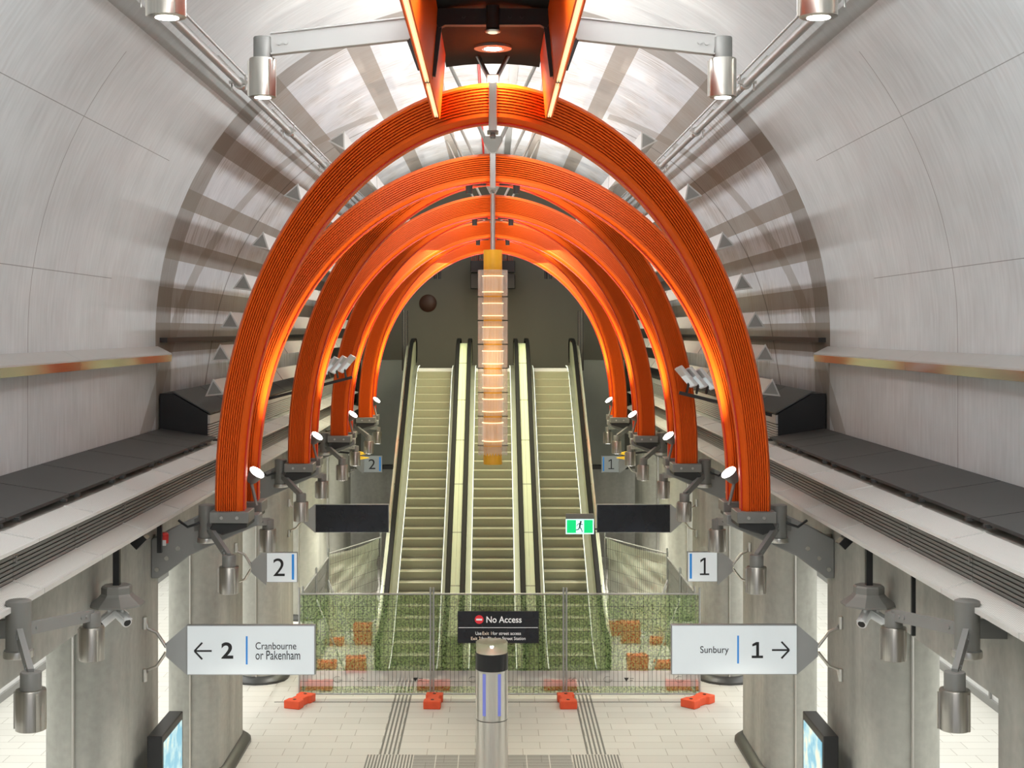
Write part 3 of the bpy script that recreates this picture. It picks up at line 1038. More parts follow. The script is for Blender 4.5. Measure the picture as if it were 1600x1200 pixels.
# ------------------------------------------------------------------ triangular beams along the vault
PX = [(530, 220), (460, 303), (408, 379), (380, 444), (360, 504), (345, 555), (335, 609)]
for s in (-1, 1):
    for i, (px, py) in enumerate(PX):
        y0, y1 = 23.0, 45.9
        cx, ch = (770 - px) * y0 / 2200, (515 - py) * y0 / 2200
        phi = math.atan2(ch + .1, cx)
        rot = -phi * .55
        t = thing('triangular_beam', 'long white three-sided beam along the vault, %s side, %s from the crown' % (SIDE[s], ORD[i].replace('nearest', 'first')), 'beam', (s * cx, y0, Z(ch)), 'three-sided vault beams')
        def tri(r):
            return [(s * (cx - r * math.cos(PI / 2 + rot + q * 2 * PI / 3)), Z(ch) + r * math.sin(PI / 2 + rot + q * 2 * PI / 3)) for q in range(3)]
        q = y0
        bm_ = MB()
        while q < y1:
            bm_.prism(tri(.165), 'y', q + .02, min(q + 3.2, y1))
            q += 3.25
        bm_.build('shell', PALE, t, False)
        MB().prism(tri(.185), 'y', y0 - .02, y0 + .015).build('end_rim', WHITE if False else PALE, t, False, bevel=.006)
        e = MB().prism(tri(.135), 'y', y0 - .03, y0 - .02)
        for dx, dz in ((-.02, .015), (.03, -.03)):
            e.disc((s * cx + dx, y0 - .035, Z(ch) + dz), (0, 1, 0), .014, .012, 8)
        e.build('end_cap', GREY_PAINT, t, False)
        jt = MB()
        q = y0 + 3.25
        while q < y1:
            jt.prism(tri(.172), 'y', q - .03, q + .02)
            q += 3.25
        jt.build('joint_band', BRACKET, t, False)

# ------------------------------------------------------------------ escalators
def esc_line(off, y_a, y_b, steps=70):
    """nosing line raised by off, as (y, z): flat, 30 degree slope, flat with eased knees"""
    pts = []
    z0, z1 = 0.0, LZ
    ya = 31.45
    yb = ya + (z1 - z0) / math.tan(math.radians(30))
    for i in range(steps + 1):
        y = y_a + (y_b - y_a) * i / steps
        z = z0 + min(max(y - ya, 0), yb - ya) * math.tan(math.radians(30))
        for yk, sg in ((ya, 1), (yb, -1)):
            d = abs(y - yk)
            if d < .9:
                z += sg * (.9 - d) ** 2 / (4 * .9) * math.tan(math.radians(30))
        pts.append((y, z + off))
    return pts, ya, yb


for i, cx in enumerate((-1.74, 0.0, 1.74)):
    wh = ('left', 'middle', 'right')[i]
    t = thing('escalator', '%s of three long escalators rising to the landing' % wh, 'escalator', (cx, 31, 0), 'bank of three escalators')
    pts, ya, yb = esc_line(0, 29.9, 44.2)
    rise = .203
    run = rise / math.tan(math.radians(30))
    nst = int(LZ / rise)
    proto = None
    for q in range(nst):
        y0 = ya + q * run
        z1 = (q + 1) * LZ / nst
        if proto is None:
            prof = [(.085, -.215), (.066, -.16), (.042, -.10), (.020, -.05), (.007, -.015), (.0, .0), (run + .10, 0), (run + .10, -.05), (.16, -.10), (.16, -.215)]
            me = MB().prism(prof, 'x', -.50, .50)
            proto = me.build('step', STEPM, t)
            proto.location = (0, y0 - BASE[t.name].y, z1)
            # meshes are built about the thing's base, so shift back to local
            for v in proto.data.vertices:
                v.co += BASE[t.name]
        else:
            c = proto.copy()
            COL.objects.link(c)
            c.parent = t
            c.location = (0, y0 - BASE[t.name].y, z1)
    cp = MB().box(cx - .5, cx + .5, yb + .12, yb + .8, LZ - .02, LZ + .075)
    cp.build('comb_plate', WHITE, t, False)
    MB().box(cx - .52, cx + .52, 30.3, ya + .02, .0, .02).build('floor_plate', SKIRT, t, False)
    for s in (-1, 1):
        lo, _, _ = esc_line(-.30, 30.6, 43.6)
        hi, _, _ = esc_line(.12, 30.6, 43.6)
        def wall(x0, x1, a, b):
            r = []
            for (y, z), (_, w) in zip(a, b):
                r.append([(cx + s * x0, y, z), (cx + s * x1, y, z), (cx + s * x1, y, w), (cx + s * x0, y, w)])
            return MB().sweep(r)
        lo = [(y, max(z, .0)) for y, z in lo]
        wall(.515, .535, lo, hi).build('skirt_panel', SKIRT, t)
        a, _, _ = esc_line(.12, 30.6, 43.6)
        b, _, _ = esc_line(.145, 30.6, 43.6)
        wall(.512, .53, a, b).build('skirt_light', SKIRTLIT, t)
        wall(.531, .655, a, b).build('inner_deck', SKIRT, t)
        a, _, _ = esc_line(.146, 30.3, 43.9)
        b, _, _ = esc_line(.86, 30.3, 43.9)
        wall(.655, .675, a, b).build('balustrade', BALUS, t)
        # handrail: loop with rounded newel ends
        hp, _, _ = esc_line(.95, 30.1, 44.1)
        loop = [(y, z) for y, z in hp]
        y_e, z_e = loop[0]
        ends = [(y_e - .36 * math.sin(q * PI / 8), z_e - .36 + .36 * math.cos(q * PI / 8)) for q in range(8, 0, -1)]
        y_f, z_f = loop[-1]
        endf = [(y_f + .36 * math.sin(q * PI / 8), z_f - .36 + .36 * math.cos(q * PI / 8)) for q in range(1, 9)]
        path = ends + loop + endf
        r = []
        for j, (y, z) in enumerate(path):
            y2, z2 = path[min(j + 1, len(path) - 1)]
            y3, z3 = path[max(j - 1, 0)]
            d = Vector((0, y2 - y3, z2 - z3)).normalized()
            nrm = Vector((0, -d.z, d.y))
            c = Vector((cx + s * .70, y, z))
            r.append([c + Vector((1, 0, 0)) * a_ + nrm * b_ for a_, b_ in ((-.05, -.05), (.05, -.05), (.06, .0), (.045, .03), (-.045, .03), (-.06, .0))])
        MB().sweep(r).build('handrail', RUBBER, t)
        # newel glass ends
        nw = MB()
        for (ye, ze, sg) in ((30.1, .95, -1), (44.1, LZ + .95, 1)):
            fan = [(ye, ze - .70)] + [(ye + sg * .33 * math.sin(q * PI / 8), ze - .36 + .33 * math.cos(q * PI / 8)) for q in range(9)]
            nw.prism(fan, 'x', cx + s * .69 - .012, cx + s * .69 + .012)
        nw.build('newel_panel', CLAD, t)
        # outer deck
        a, _, _ = esc_line(.80, 30.75, 43.5)
        b, _, _ = esc_line(.83, 30.75, 43.5)
        outer = .868 if not (i == 0 and s < 0 or i == 2 and s > 0) else .80
        wall(.745, outer, a, b).build('outer_deck', DECKM, t)
        a0 = [(y, 0 if False else max(0, z - .79)) for y, z in a]
        if outer == .868:
            MB().box(cx + s * .868 - (.123 if s > 0 else 0), cx + s * .868 + (0 if s > 0 else .123), 30.62, 30.75, .0, .83).build('deck_end', DECKM, t, False)
        else:
            base_ = [(y, max(0.0, z - 1.35)) for y, z in a]
            wall(.80, .86, base_, a).build('side_cladding', CLAD, t)

# ------------------------------------------------------------------ end wall fittings
o = MB()
o.sweep([[( -2.14 + .29 * r_ * math.cos(2 * PI * k / 32), YEND - .002 - d_, 8.37 + .29 * r_ * math.sin(2 * PI * k / 32)) for k in range(32)] for r_, d_ in ((1, 0), (1, .02), (.9, .05), (.6, .09), (.25, .11), (.02, .112))])
centre(o, (-2.14, YEND, 8.37), 'dark brown round dish fixed high on the end wall', 'wall dish', BROWN, 'wall_dish')
for s in (-1, 1):
    t = thing('loudspeaker', 'black loudspeaker stack hung at the end wall, %s of the pendant' % SIDE[s], 'loudspeaker', (s * .47, 45.6, Z(2.3)), 'end wall loudspeakers')
    MB().box(s * .47 - .25, s * .47 + .25, 45.4, 45.9, Z(1.32), Z(1.80)).build('upper_box', BLACK, t, bevel=.02)
    MB().box(s * .47 - .25, s * .47 + .25, 45.4, 45.9, Z(1.84), Z(2.22)).build('lower_box', BLACK, t, bevel=.02)
    MB().tube([(s * .47, 45.65, Z(2.2)), (s * .47, 45.65, Z(5.64))], .02, 8).build('hanger', DARK, t)
    c = MB()
    for q in range(7):
        c.tube([(s * .47 - .2 + q * .06, 45.5, Z(2.22)), (s * .47 - .25 + q * .08, 45.6, Z(2.6))], .008, 6)
    c.build('cable', REDP, t)
    t = thing('wall_camera', 'small dark twin tube fixture under the last arch, %s side' % SIDE[s], 'spotlight', (s * 1.75, 44.5, Z(1.75)), 'end wall twin spots')
    for dx in (-.07, .07):
        MB().tube([(s * 1.75 + dx, 44.5, Z(1.6)), (s * 1.75 + dx, 44.5, Z(1.86))], .05, 12).build('tube', BLACK if dx < 0 else DARK, t)
    MB().bar((s * 1.75, 44.5, Z(1.83)), (s * 1.95, YEND, Z(1.83)), .04, .04).build('stem', DARK, t)
    # glass screen at landing side
    t = thing('landing_screen', 'dark-edged glass side screen on the landing, %s side' % SIDE[s], 'glass screen', (s * 2.8, 44.6, LZ), 'landing side screens')
    MB().box(s * 2.8 - .012, s * 2.8 + .012, 43.7, 46.2, LZ - .02, Z(.6)).build('pane', GLASS, t, False)
    for yy in (43.7, 44.9, 46.2):
        MB().box(s * 2.8 - .02, s * 2.8 + .02, yy - .015, yy + .015, LZ - .02, Z(.62)).build('upright', DARK, t, False)

# ------------------------------------------------------------------ signs
def sign_post(t, s, yc, zc, xs, wide):
    """V bracket from the column to the sign cheek"""
    xe = s * (xs + wide + .27)
    ch = [(s * (xs + wide), zc + .325), (s * (xs + wide), zc - .325), (xe, zc - .09), (xe, zc + .09)]
    MB().prism(ch, 'y', yc + .015, yc + .055).build('cheek_plate', SIGNEDGE, t, False)
    b = MB()
    for e in (-1, 1):
        b.tube([(xe, yc + .035, zc + e * .03), (s * 4.38, yc + .05, zc + e * .22), (s * 4.50, yc + .06, zc + e * .27), (s * 4.53, yc + .06, zc + e * .40)], .022, 10)
        b.tube([(s * 4.545, yc + .06, zc + e * .26), (s * 4.545, yc + .06, zc + e * .42)], .04, 12)
    b.build('strut', STEEL, t)


def sign(s, k, label, xa, xb, hh, face, zc=3.165, name='hanging_sign'):
    yc = 18.3 + 6.5 * k
    t = thing(name, label, 'sign', (s * xb, yc, zc))
    x0, x1 = sorted((s * xa, s * xb))
    MB().box(x0, x1, yc, yc + .085, zc - hh, zc + hh).build('sign_box', SIGNEDGE, t, False, bevel=.006)
    MB().box(x0 + .012, x1 - .012, yc - .004, yc, zc - hh + .012, zc + hh - .012).build('sign_face', face, t, False)
    sign_post(t, s, yc, zc, xa, xb - xa)
    return t, x0, x1, yc - .005, zc


def px2x(px, y):
    return (px - 770) * y / 2200


def px2z(py, y):
    return EYE - (py - 515) * y / 2200


def arrow(cx, cz, w, d, y, mat, parent):
    """line arrow pointing to d (-1 left, 1 right)"""
    a = MB()
    th = w * .10
    a.box(cx - w / 2, cx + w / 2 - 0, y - .004, y, cz - th / 2, cz + th / 2)
    tip = cx + d * w / 2
    for e in (-1, 1):
        p0 = Vector((tip, 0, cz))
        p1 = Vector((tip - d * w * .45, 0, cz + e * w * .48))
        n = (p1 - p0).normalized()
        q = Vector((-n.z, 0, n.x)) * th / 2
        pts = [p0 + q, p1 + q, p1 - q, p0 - q]
        a.prism([(v.x, v.z) for v in pts], 'y', y - .005, y - .0005)
    return a.build('arrow', mat, parent, False)


YS = 18.3
t, x0, x1, yf, zc = sign(-1, 0, 'wide white sign reading left arrow 2 Cranbourne or Pakenham', 2.31, 3.98, .325, SIGNWHITE, 3.333)
arrow(px2x(317.5, YS), px2z(1017, YS), px2x(331, YS) - px2x(304, YS), -1, yf, INK, t)
text('2', px2x(346, YS), px2x(364.5, YS), px2z(1029, YS), px2z(1003.5, YS), yf, INK, t, bold=.022)
MB().box(px2x(384.3, YS), px2x(387, YS), yf - .004, yf, px2z(1038, YS), px2z(994, YS)).build('blue_bar', BLUE, t, False)
text('Cranbourne', px2x(399.5, YS), px2x(463, YS), px2z(1014.5, YS), px2z(1003.5, YS), yf, INK, t)
text('or Pakenham', px2x(399.5, YS), px2x(469, YS), px2z(1030.5, YS), px2z(1016.5, YS), yf, INK, t)
t, x0, x1, yf, zc = sign(1, 0, 'wide white sign reading Sunbury 1 right arrow', 2.32, 3.96, .325, SIGNWHITE, 3.338)
arrow(px2x(1219.5, YS), px2z(1015.5, YS), px2x(1233, YS) - px2x(1206, YS), 1, yf, INK, t)
numeral_one(px2x(1174.5, YS), px2x(1192, YS), px2z(1028, YS), px2z(1003, YS), yf, t, .036)
MB().box(px2x(1151.8, YS), px2x(1154.4, YS), yf - .004, yf, px2z(1036.5, YS), px2z(993, YS)).build('blue_bar', BLUE, t, False)
text('Sunbury', px2x(1094, YS), px2x(1138.5, YS), px2z(1023.5, YS), px2z(1009.5, YS), yf, INK, t)
Y1 = 24.8
t, x0, x1, yf, zc = sign(-1, 1, 'square white sign with black 2 and blue bar on the second left column', 3.44, 3.99, .265, SIGNWHITE, 3.31)
text('2', px2x(427, Y1), px2x(445, Y1), px2z(900, Y1), px2z(872.5, Y1), yf, INK, t)
MB().box(px2x(456, Y1), px2x(459.7, Y1), yf - .004, yf, px2z(905.5, Y1), px2z(866, Y1)).build('blue_bar', BLUE, t, False)
t, x0, x1, yf, zc = sign(1, 1, 'square white sign with black 1 and blue bar on the second right column', 3.43, 3.96, .265, SIGNWHITE, 3.32)
numeral_one(px2x(1093.5, Y1), px2x(1108, Y1), px2z(898.5, Y1), px2z(871.5, Y1), yf, t, .034)
MB().box(px2x(1077.5, Y1), px2x(1081, Y1), yf - .004, yf, px2z(904, Y1), px2z(865, Y1)).build('blue_bar', BLUE, t, False)
for s in (-1, 1):
    t, x0, x1, yf, zc = sign(s, 2, 'blank dark wide hanging screen on the %s side by the escalators' % SIDE[s], 2.31, 3.95, .315, NAVY, 3.30, 'hanging_screen')
Y4 = 44.3
SIGNDULL = glow('dull_sign_face', (.30, .34, .34), .25, (.30, .32, .31))
t, x0, x1, yf, zc = sign(-1, 4, 'small distant grey sign with black 2 beside the left escalator', 3.48, 4.06, .265, SIGNDULL, 3.27)
text('2', px2x(576, Y4), px2x(586.5, Y4), px2z(733, Y4), px2z(717.5, Y4), yf, INK, t)
MB().box(px2x(592.5, Y4), px2x(595, Y4), yf - .004, yf, px2z(736, Y4), px2z(714, Y4)).build('blue_bar', BLUE, t, False)
t, x0, x1, yf, zc = sign(1, 4, 'small distant grey sign with black 1 beside the right escalator', 3.42, 3.97, .265, SIGNDULL, 3.27)
numeral_one(px2x(950.5, Y4), px2x(959.5, Y4), px2z(733, Y4), px2z(717.5, Y4), yf, t, .034)
MB().box(px2x(942, Y4), px2x(944, Y4), yf - .004, yf, px2z(736, Y4), px2z(714, Y4)).build('blue_bar', BLUE, t, False)

# emergency exit sign beside the right dark screen
YX = 31.25
t = thing('exit_sign', 'green lit emergency exit sign with running figure beside the right dark screen', 'exit sign', (px2x(906, YX), YX, px2z(820, YX)))
xa, xb, za, zb = px2x(884, YX), px2x(928, YX), px2z(834.5, YX), px2z(811, YX)
MB().box(xa, xb, YX, YX + .06, zb, px2z(803, YX)).build('housing', GREY_PAINT, t, False)
MB().box(xa, xb, YX, YX + .03, za, zb).build('panel', EXITWHITE, t, False)
MB().box(xb, 2.36, YX + .02, YX + .06, px2z(828, YX), px2z(826, YX)).build('mount', DARK, t, False)
MB().box(xa + .025, xb - .025, YX - .003, YX, za + .025, zb - .02).build('green_field', EXITGREEN, t, False)
MB().box(px2x(900, YX), px2x(912.5, YX), YX - .006, YX - .003, za + .03, zb - .025).build('door_panel', EXITWHITE, t, False)
mg = MB()
def cap(p, q, w):
    mg.bar((p[0], YX - .0085, p[1]), (q[0], YX - .0085, q[1]), .004, w, (-(q[1] - p[1]), 0, q[0] - p[0]))
cxm, czm = px2x(906, YX), (za + zb) / 2
mg.disc((cxm + .02, YX - .0085, czm + .105), (0, 1, 0), .022, .004, 14)
cap((cxm + .01, czm + .085), (cxm - .005, czm - .01), .035)
cap((cxm + .005, czm + .07), (cxm + .065, czm + .04), .016)
cap((cxm + .005, czm + .075), (cxm - .05, czm + .05), .016)
cap((cxm - .05, czm + .05), (cxm - .065, czm + .01), .014)
cap((cxm - .002, czm - .01), (cxm + .035, czm - .06), .022)
cap((cxm + .035, czm - .06), (cxm + .055, czm - .12), .018)
cap((cxm - .004, czm - .01), (cxm - .035, czm - .065), .022)
cap((cxm - .035, czm - .065), (cxm - .085, czm - .075), .018)
mg.build('running_figure', INK, t, False)

# ------------------------------------------------------------------ totems
for s in (-1, 1):
    t = thing('map_totem', 'black framed upright map display by the nearest %s column' % SIDE[s], 'information display', (s * 4.25, 18.3, 0), 'map displays')
    MB().box(*sorted((s * 4.17, s * 4.36)), 17.75, 18.95, 0.0, 2.37).build('cabinet', BLACK, t, False, bevel=.012)
    MB().box(*sorted((s * 4.164, s * 4.17)), 17.83, 18.87, .55, 2.27).build('screen', MAPS, t, False)

# ------------------------------------------------------------------ steel bollard lamp
yb_ = 22.0
t = thing('service_bollard', 'tall polished steel bollard with black band and clear lens top, at the front centre', 'bollard', (-.02, yb_, 0))
cb = (-.015, yb_)
r_ = .252
MB().lathe([(r_, 0), (r_, 1.42), (r_ - .004, 1.424)], cb, 48).build('lower_drum', CHROME if False else STEEL, t)
MB().lathe([(r_ - .004, 1.432), (r_, 1.436), (r_, 2.20), (r_ - .004, 2.204)], cb, 48).build('upper_drum', STEEL, t)
MB().lathe([(r_ - .003, 1.422), (r_ - .003, 1.434)], cb, 48).build('seam', BLACK, t)
MB().lathe([(r_, 2.205), (r_, 2.46), (r_ - .01, 2.465)], cb, 48).build('black_band', BLACK, t)
MB().lathe([(r_ - .004, 2.466), (r_ - .002, 2.62), (r_ - .012, 2.63)], cb, 48).build('lens_cover', CLEAR, t)
MB().lathe([(r_ - .02, 2.467), (.12, 2.50), (.03, 2.535), (.015, 2.54)], cb, 48).build('reflector', CHROME, t)
MB().disc((cb[0], cb[1] - .0, 2.548), (0, 0, 1), .03, .01, 16).build('bulb', LAMPLIT, t)
st = MB()
BLUE_REFLECTION = glow('blue_reflection_glow', (.22, .26, .80), .36, (.15, .16, .4))  # blue reflections on the steel, put in as glowing strips
for dx in (-.118, .118):
    a0 = math.asin(dx / r_)
    pts = [(cb[0] + (r_ + .001) * math.sin(a0 + e), cb[1] - (r_ + .001) * math.cos(a0 + e)) for e in (-.11, -.05, .05, .11)]
    pts += [(cb[0] + (r_ - .01) * math.sin(a0 + e), cb[1] - (r_ - .01) * math.cos(a0 + e)) for e in (.11, .05, -.05, -.11)]
    st.prism(pts, 'z', 1.52, 2.17)
st.build('blue_reflection', BLUE_REFLECTION, t)

# ------------------------------------------------------------------ temporary fence
YF = 28.6
XS = [-3.93, -1.235, 1.465, 4.20]
def wire_panel(t, a, b, z0=.10, z1=2.13, pitch=.085):
    """steel fence panel between plan points a and b"""
    a, b = Vector((*a, 0)), Vector((*b, 0))
    d = b - a
    L = d.length
    fr = MB()
    for z in (z0, z1):
        fr.tube([a + Vector((0, 0, z)), b + Vector((0, 0, z))], .019, 8)
    fr.build('rail', GALV, t)
    for p in (a, b):
        MB().tube([p + Vector((0, 0, .03)), p + Vector((0, 0, z1 + .13))], .021, 10).build('post', GALV, t)
    w = MB()
    n = int(L / pitch)
    for q in range(1, n):
        p = a + d * q / n
        w.tube([p + Vector((0, 0, z0)), p + Vector((0, 0, z1))], .0035, 4)
    for z in [z0 + (z1 - z0) * j / 8 for j in range(1, 8)]:
        w.tube([a + Vector((0, 0, z)), b + Vector((0, 0, z))], .0035, 4)
    w.build('wire_mesh', DARK, t, False)


for i in range(3):
    xa, xb = XS[i] + (.03 if i else 0), XS[i + 1] - .03 * (i < 2)
    t = thing('mesh_fence', '%s wire panel of the temporary fence row across the escalator foot' % ('left', 'middle', 'right')[i], 'fence panel', ((xa + xb) / 2, YF, 0), 'front fence panels')
    wire_panel(t, (xa, YF), (xb, YF))
# the printed mesh tied along the front
t = thing('privacy_mesh', 'green hedge-print privacy mesh tied along the front fence', 'mesh banner', (0, YF + .05, 0))
rg = []
nx = 120
def sheet(z0, z1, dy, nz=6):
    mm = MB()
    rows = []
    for j in range(nz + 1):
        z = z0 + (z1 - z0) * j / nz
        rows.append([(XS[0] + (XS[3] - XS[0]) * q / nx, YF + .055 - dy + .012 * math.sin(q * .9) * math.sin(z * 2.2), z) for q in range(nx + 1)])
    vs = [p for r in rows for p in r]
    fs = [(j * (nx + 1) + q, j * (nx + 1) + q + 1, (j + 1) * (nx + 1) + q + 1, (j + 1) * (nx + 1) + q) for j in range(nz) for q in range(nx)]
    return mm.poly(vs, fs)
sheet(.56, 2.11, 0).build('printed_cloth', LEAFMESH, t)
sheet(.24, .56, 0, 2).build('white_band', WHITEBAND, t)
sheet(.09, .24, 0, 1).build('lower_cloth', LEAFMESH, t)
for px in (527, 739, 950, 1062):
    lg = MB()
    xc = px2x(px, YF)
    zc = .385
    prev = None
    for q in range(11):
        an = math.radians(60 + q * 27)
        p = (xc + .085 * math.cos(an), YF + .035, zc + .06 * math.sin(an))
        if prev:
            lg.bar(prev, p, .004, .012, (0, 1, 0))
        prev = p
    lg.bar((xc + .02, YF + .035, zc - .015), (xc + .10, YF + .035, zc - .015), .004, .012, (0, 1, 0))
    lg.build('logo_print', INK, t, False)
for px in (563, 895):
    lg = MB()
    xc = px2x(px, YF)
    for e in (-1, 1):
        prev = None
        for q in range(9):
            an = q / 8 * 2 * PI * .8
            p = (xc + e * .04 + .035 * math.cos(an), YF + .035, .39 + .03 * math.sin(an) * e)
            if prev:
                lg.bar(prev, p, .004, .01, (0, 1, 0))
            prev = p
    lg.build('logo_print', INK, t, False)
for px in (649, 979):
    xc = px2x(px, YF)
    MB().prism([(xc - .05, .42), (xc + .05, .42), (xc, .34)], 'y', YF + .033, YF + .037).build('logo_print', INK, t, False)
    lg = MB().box(xc + .07, xc + .15, YF + .033, YF + .037, .40, .41)
    lg.box(xc + .07, xc + .13, YF + .033, YF + .037, .36, .37)
    lg.build('logo_lines', INK, t, False)

# dark notice on the mesh
t = thing('notice_sign', 'dark notice reading No Access on the green mesh, behind the bollard', 'sign', (px2x(778, 28.55), 28.55, px2z(980, 28.55)))
YN = 28.55
xa, xb, za, zb = px2x(715, YN), px2x(842, YN), px2z(1005, YN), px2z(955, YN)
MB().box(xa, xb, YN, YN + .025, za, zb).build('board', NAVY, t, False, bevel=.004)
for tx in (xa + .08, xb - .08):
    MB().box(tx - .01, tx + .01, YN + .02, YF, zb - .06, zb - .04).build('cable_tie', BLACK, t, False)
MB().box(xa + .02, xb - .02, YN - .003, YN, px2z(981, YN), px2z(980.2, YN)).build('divider', SIGNTEXT, t, False)
MB().disc((px2x(748.7, YN), YN - .003, px2z(968, YN)), (0, 1, 0), .088, .006, 28).build('red_disc', glow('notice_red', (.55, .02, .03), .5, (.5, .02, .03)), t)
MB().box(px2x(744, YN), px2x(753.4, YN), YN - .009, YN - .006, px2z(969.4, YN), px2z(966.6, YN)).build('white_bar', SIGNTEXT, t, False)
text('No Access', px2x(760, YN), px2x(815, YN), px2z(973, YN), px2z(963, YN), YN - .001, SIGNTEXT, t, bold=.012)
text('Use', px2x(743, YN), px2x(752.3, YN), px2z(992, YN), px2z(987, YN), YN - .001, SIGNTEXT, t)
text('Exit 1', px2x(753.8, YN), px2x(768, YN), px2z(992, YN), px2z(987, YN), YN - .001, AMBER, t)
text('for street access', px2x(769.6, YN), px2x(814, YN), px2z(992, YN), px2z(987, YN), YN - .001, SIGNTEXT, t)
text('Exit 2', px2x(736, YN), px2x(751, YN), px2z(1000, YN), px2z(995, YN), YN - .001, AMBER, t)
text('for Flinders Street Station', px2x(752.3, YN), px2x(821, YN), px2z(1000, YN), px2z(995, YN), YN - .001, SIGNTEXT, t)

# folded-back side fences with pale cloth
def cloth_between(t, a, b, z0, z1, sg):
    """creased cloth hung on the far side of the wires (sg flips the side)"""
    mm = MB()
    nx, nz = 60, 40
    a, b = Vector((*a, 0)), Vector((*b, 0))
    nrm = Vector(((b - a).y, -(b - a).x, 0)).normalized() * sg
    vs, fs = [], []
    for j in range(nz + 1):
        for q in range(nx + 1):
            u, v = q / nx, j / nz
            w = .5 + .5 * math.sin(6 * u + 22 * v + 1.5 * math.sin(5 * v))
            w = .6 * w + .4 * (.5 + .5 * math.sin(17 * u - 31 * v))
            p = a.lerp(b, u) + nrm * (.05 + .07 * w * math.sin(PI * min(1, v * 1.05)) ** .5)
            vs.append((p.x, p.y, z0 + (z1 - z0) * v - .06 * math.sin(PI * u) * v ** 3))
    for j in range(nz):
        for q in range(nx):
            k0 = j * (nx + 1) + q
            fs.append((k0, k0 + 1, k0 + nx + 2, k0 + nx + 1))
    mm.poly(vs, fs)
    return mm.build('shade_cloth', SHADECLOTH, t)


for s in (-1, 1):
    xo = 3.88 if s < 0 else 4.12
    t = thing('mesh_fence', 'cloth-covered wire panel angled across beside the %s escalator' % SIDE[s], 'fence panel', (s * 3.4, 34.5, 0))
    wire_panel(t, (s * xo, 33.3), (s * 2.86, 35.9), .1, 2.2)
    cloth_between(t, (s * xo, 33.3), (s * 2.86, 35.9), .15, 2.17, -1 if s < 0 else 1)
    MB().tube([(s * xo, 33.25, 1.5), (s * (xo - .75), 31.9, .03)], .018, 8).build('brace', GALV, t)
    for k, (ya, yb) in enumerate(((28.75, 30.9), (31.0, 33.2))):
        t = thing('mesh_fence', 'bare wire panel running back from the %s end of the fence, %s one' % (SIDE[s], ('front', 'rear')[k]), 'fence panel', (s * xo, (ya + yb) / 2, 0))
        wire_panel(t, (s * xo, ya), (s * xo, yb), .1, 2.13)
        MB().tube([(s * xo, yb, 1.6), (s * (xo - .8), yb - .9, .03)], .018, 8).build('brace', GALV, t)

# moulded feet
def block(x, y, z, ang, label, l=.72, w=.34, h=.16):
    p = [(-l / 2, -w / 2), (-l * .22, -w / 2), (-l * .16, -w * .36), (l * .16, -w * .36), (l * .22, -w / 2), (l / 2, -w / 2), (l / 2, w / 2), (l * .22, w / 2), (l * .16, w * .36), (-l * .16, w * .36), (-l * .22, w / 2), (-l / 2, w / 2)]
    c, s_ = math.cos(ang), math.sin(ang)
    t = thing('fence_foot', label, 'fence foot', (x, y, z), 'moulded fence feet')
    MB().prism([(x + a * c - b * s_, y + a * s_ + b * c) for a, b in p], 'z', z, z + h).build('block', BLOCK, t, False, bevel=.015)
    g = MB()
    for e in (-.32, .32):
        qx, qy = x + e * l * c, y + e * l * s_
        g.lathe([(.035, z + h + .002), (.035, z + h + .006)], (qx, qy), 12)
    g.build('socket', BLACK, t, False)


for i, (px, an) in enumerate(((468, PI / 2 - .35), (677, PI / 2 - .05), (886, PI / 2 + .05), (1091, PI / 2 - .75))):
    block(px2x(px, 28.1), 28.16, 0, an, 'red-orange fence foot on the floor before the fence, %s from the left' % ORD[i].replace('nearest', 'first'))
    block(px2x((495, 678, 875, 1065)[i], 29.5), 29.4, 0, 0, 'orange fence foot lying crosswise behind the green mesh, %s from the left' % ORD[i].replace('nearest', 'first'), .68, .36)
for nm, px, y, n in (('upper left', 567, 33.6, 3), ('middle left', 523, 33.5, 1), ('lower left', 510, 31.2, 1), ('lower centre-left', 556, 30.9, 2), ('upper right', 964, 34.6, 2), ('middle right', 985, 33.8, 3), ('outer right', 1030, 33.6, 1), ('lower right', 996, 31.1, 2), ('lower outer right', 1038, 31.2, 1)):
    for q in range(n):
        block(px2x(px, y), y, q * .165, .15 * (q % 2), 'orange fence foot seen through the mesh, %s pile, %s from the floor' % (nm, ('lowest', 'second', 'third')[q]), .44, .34)

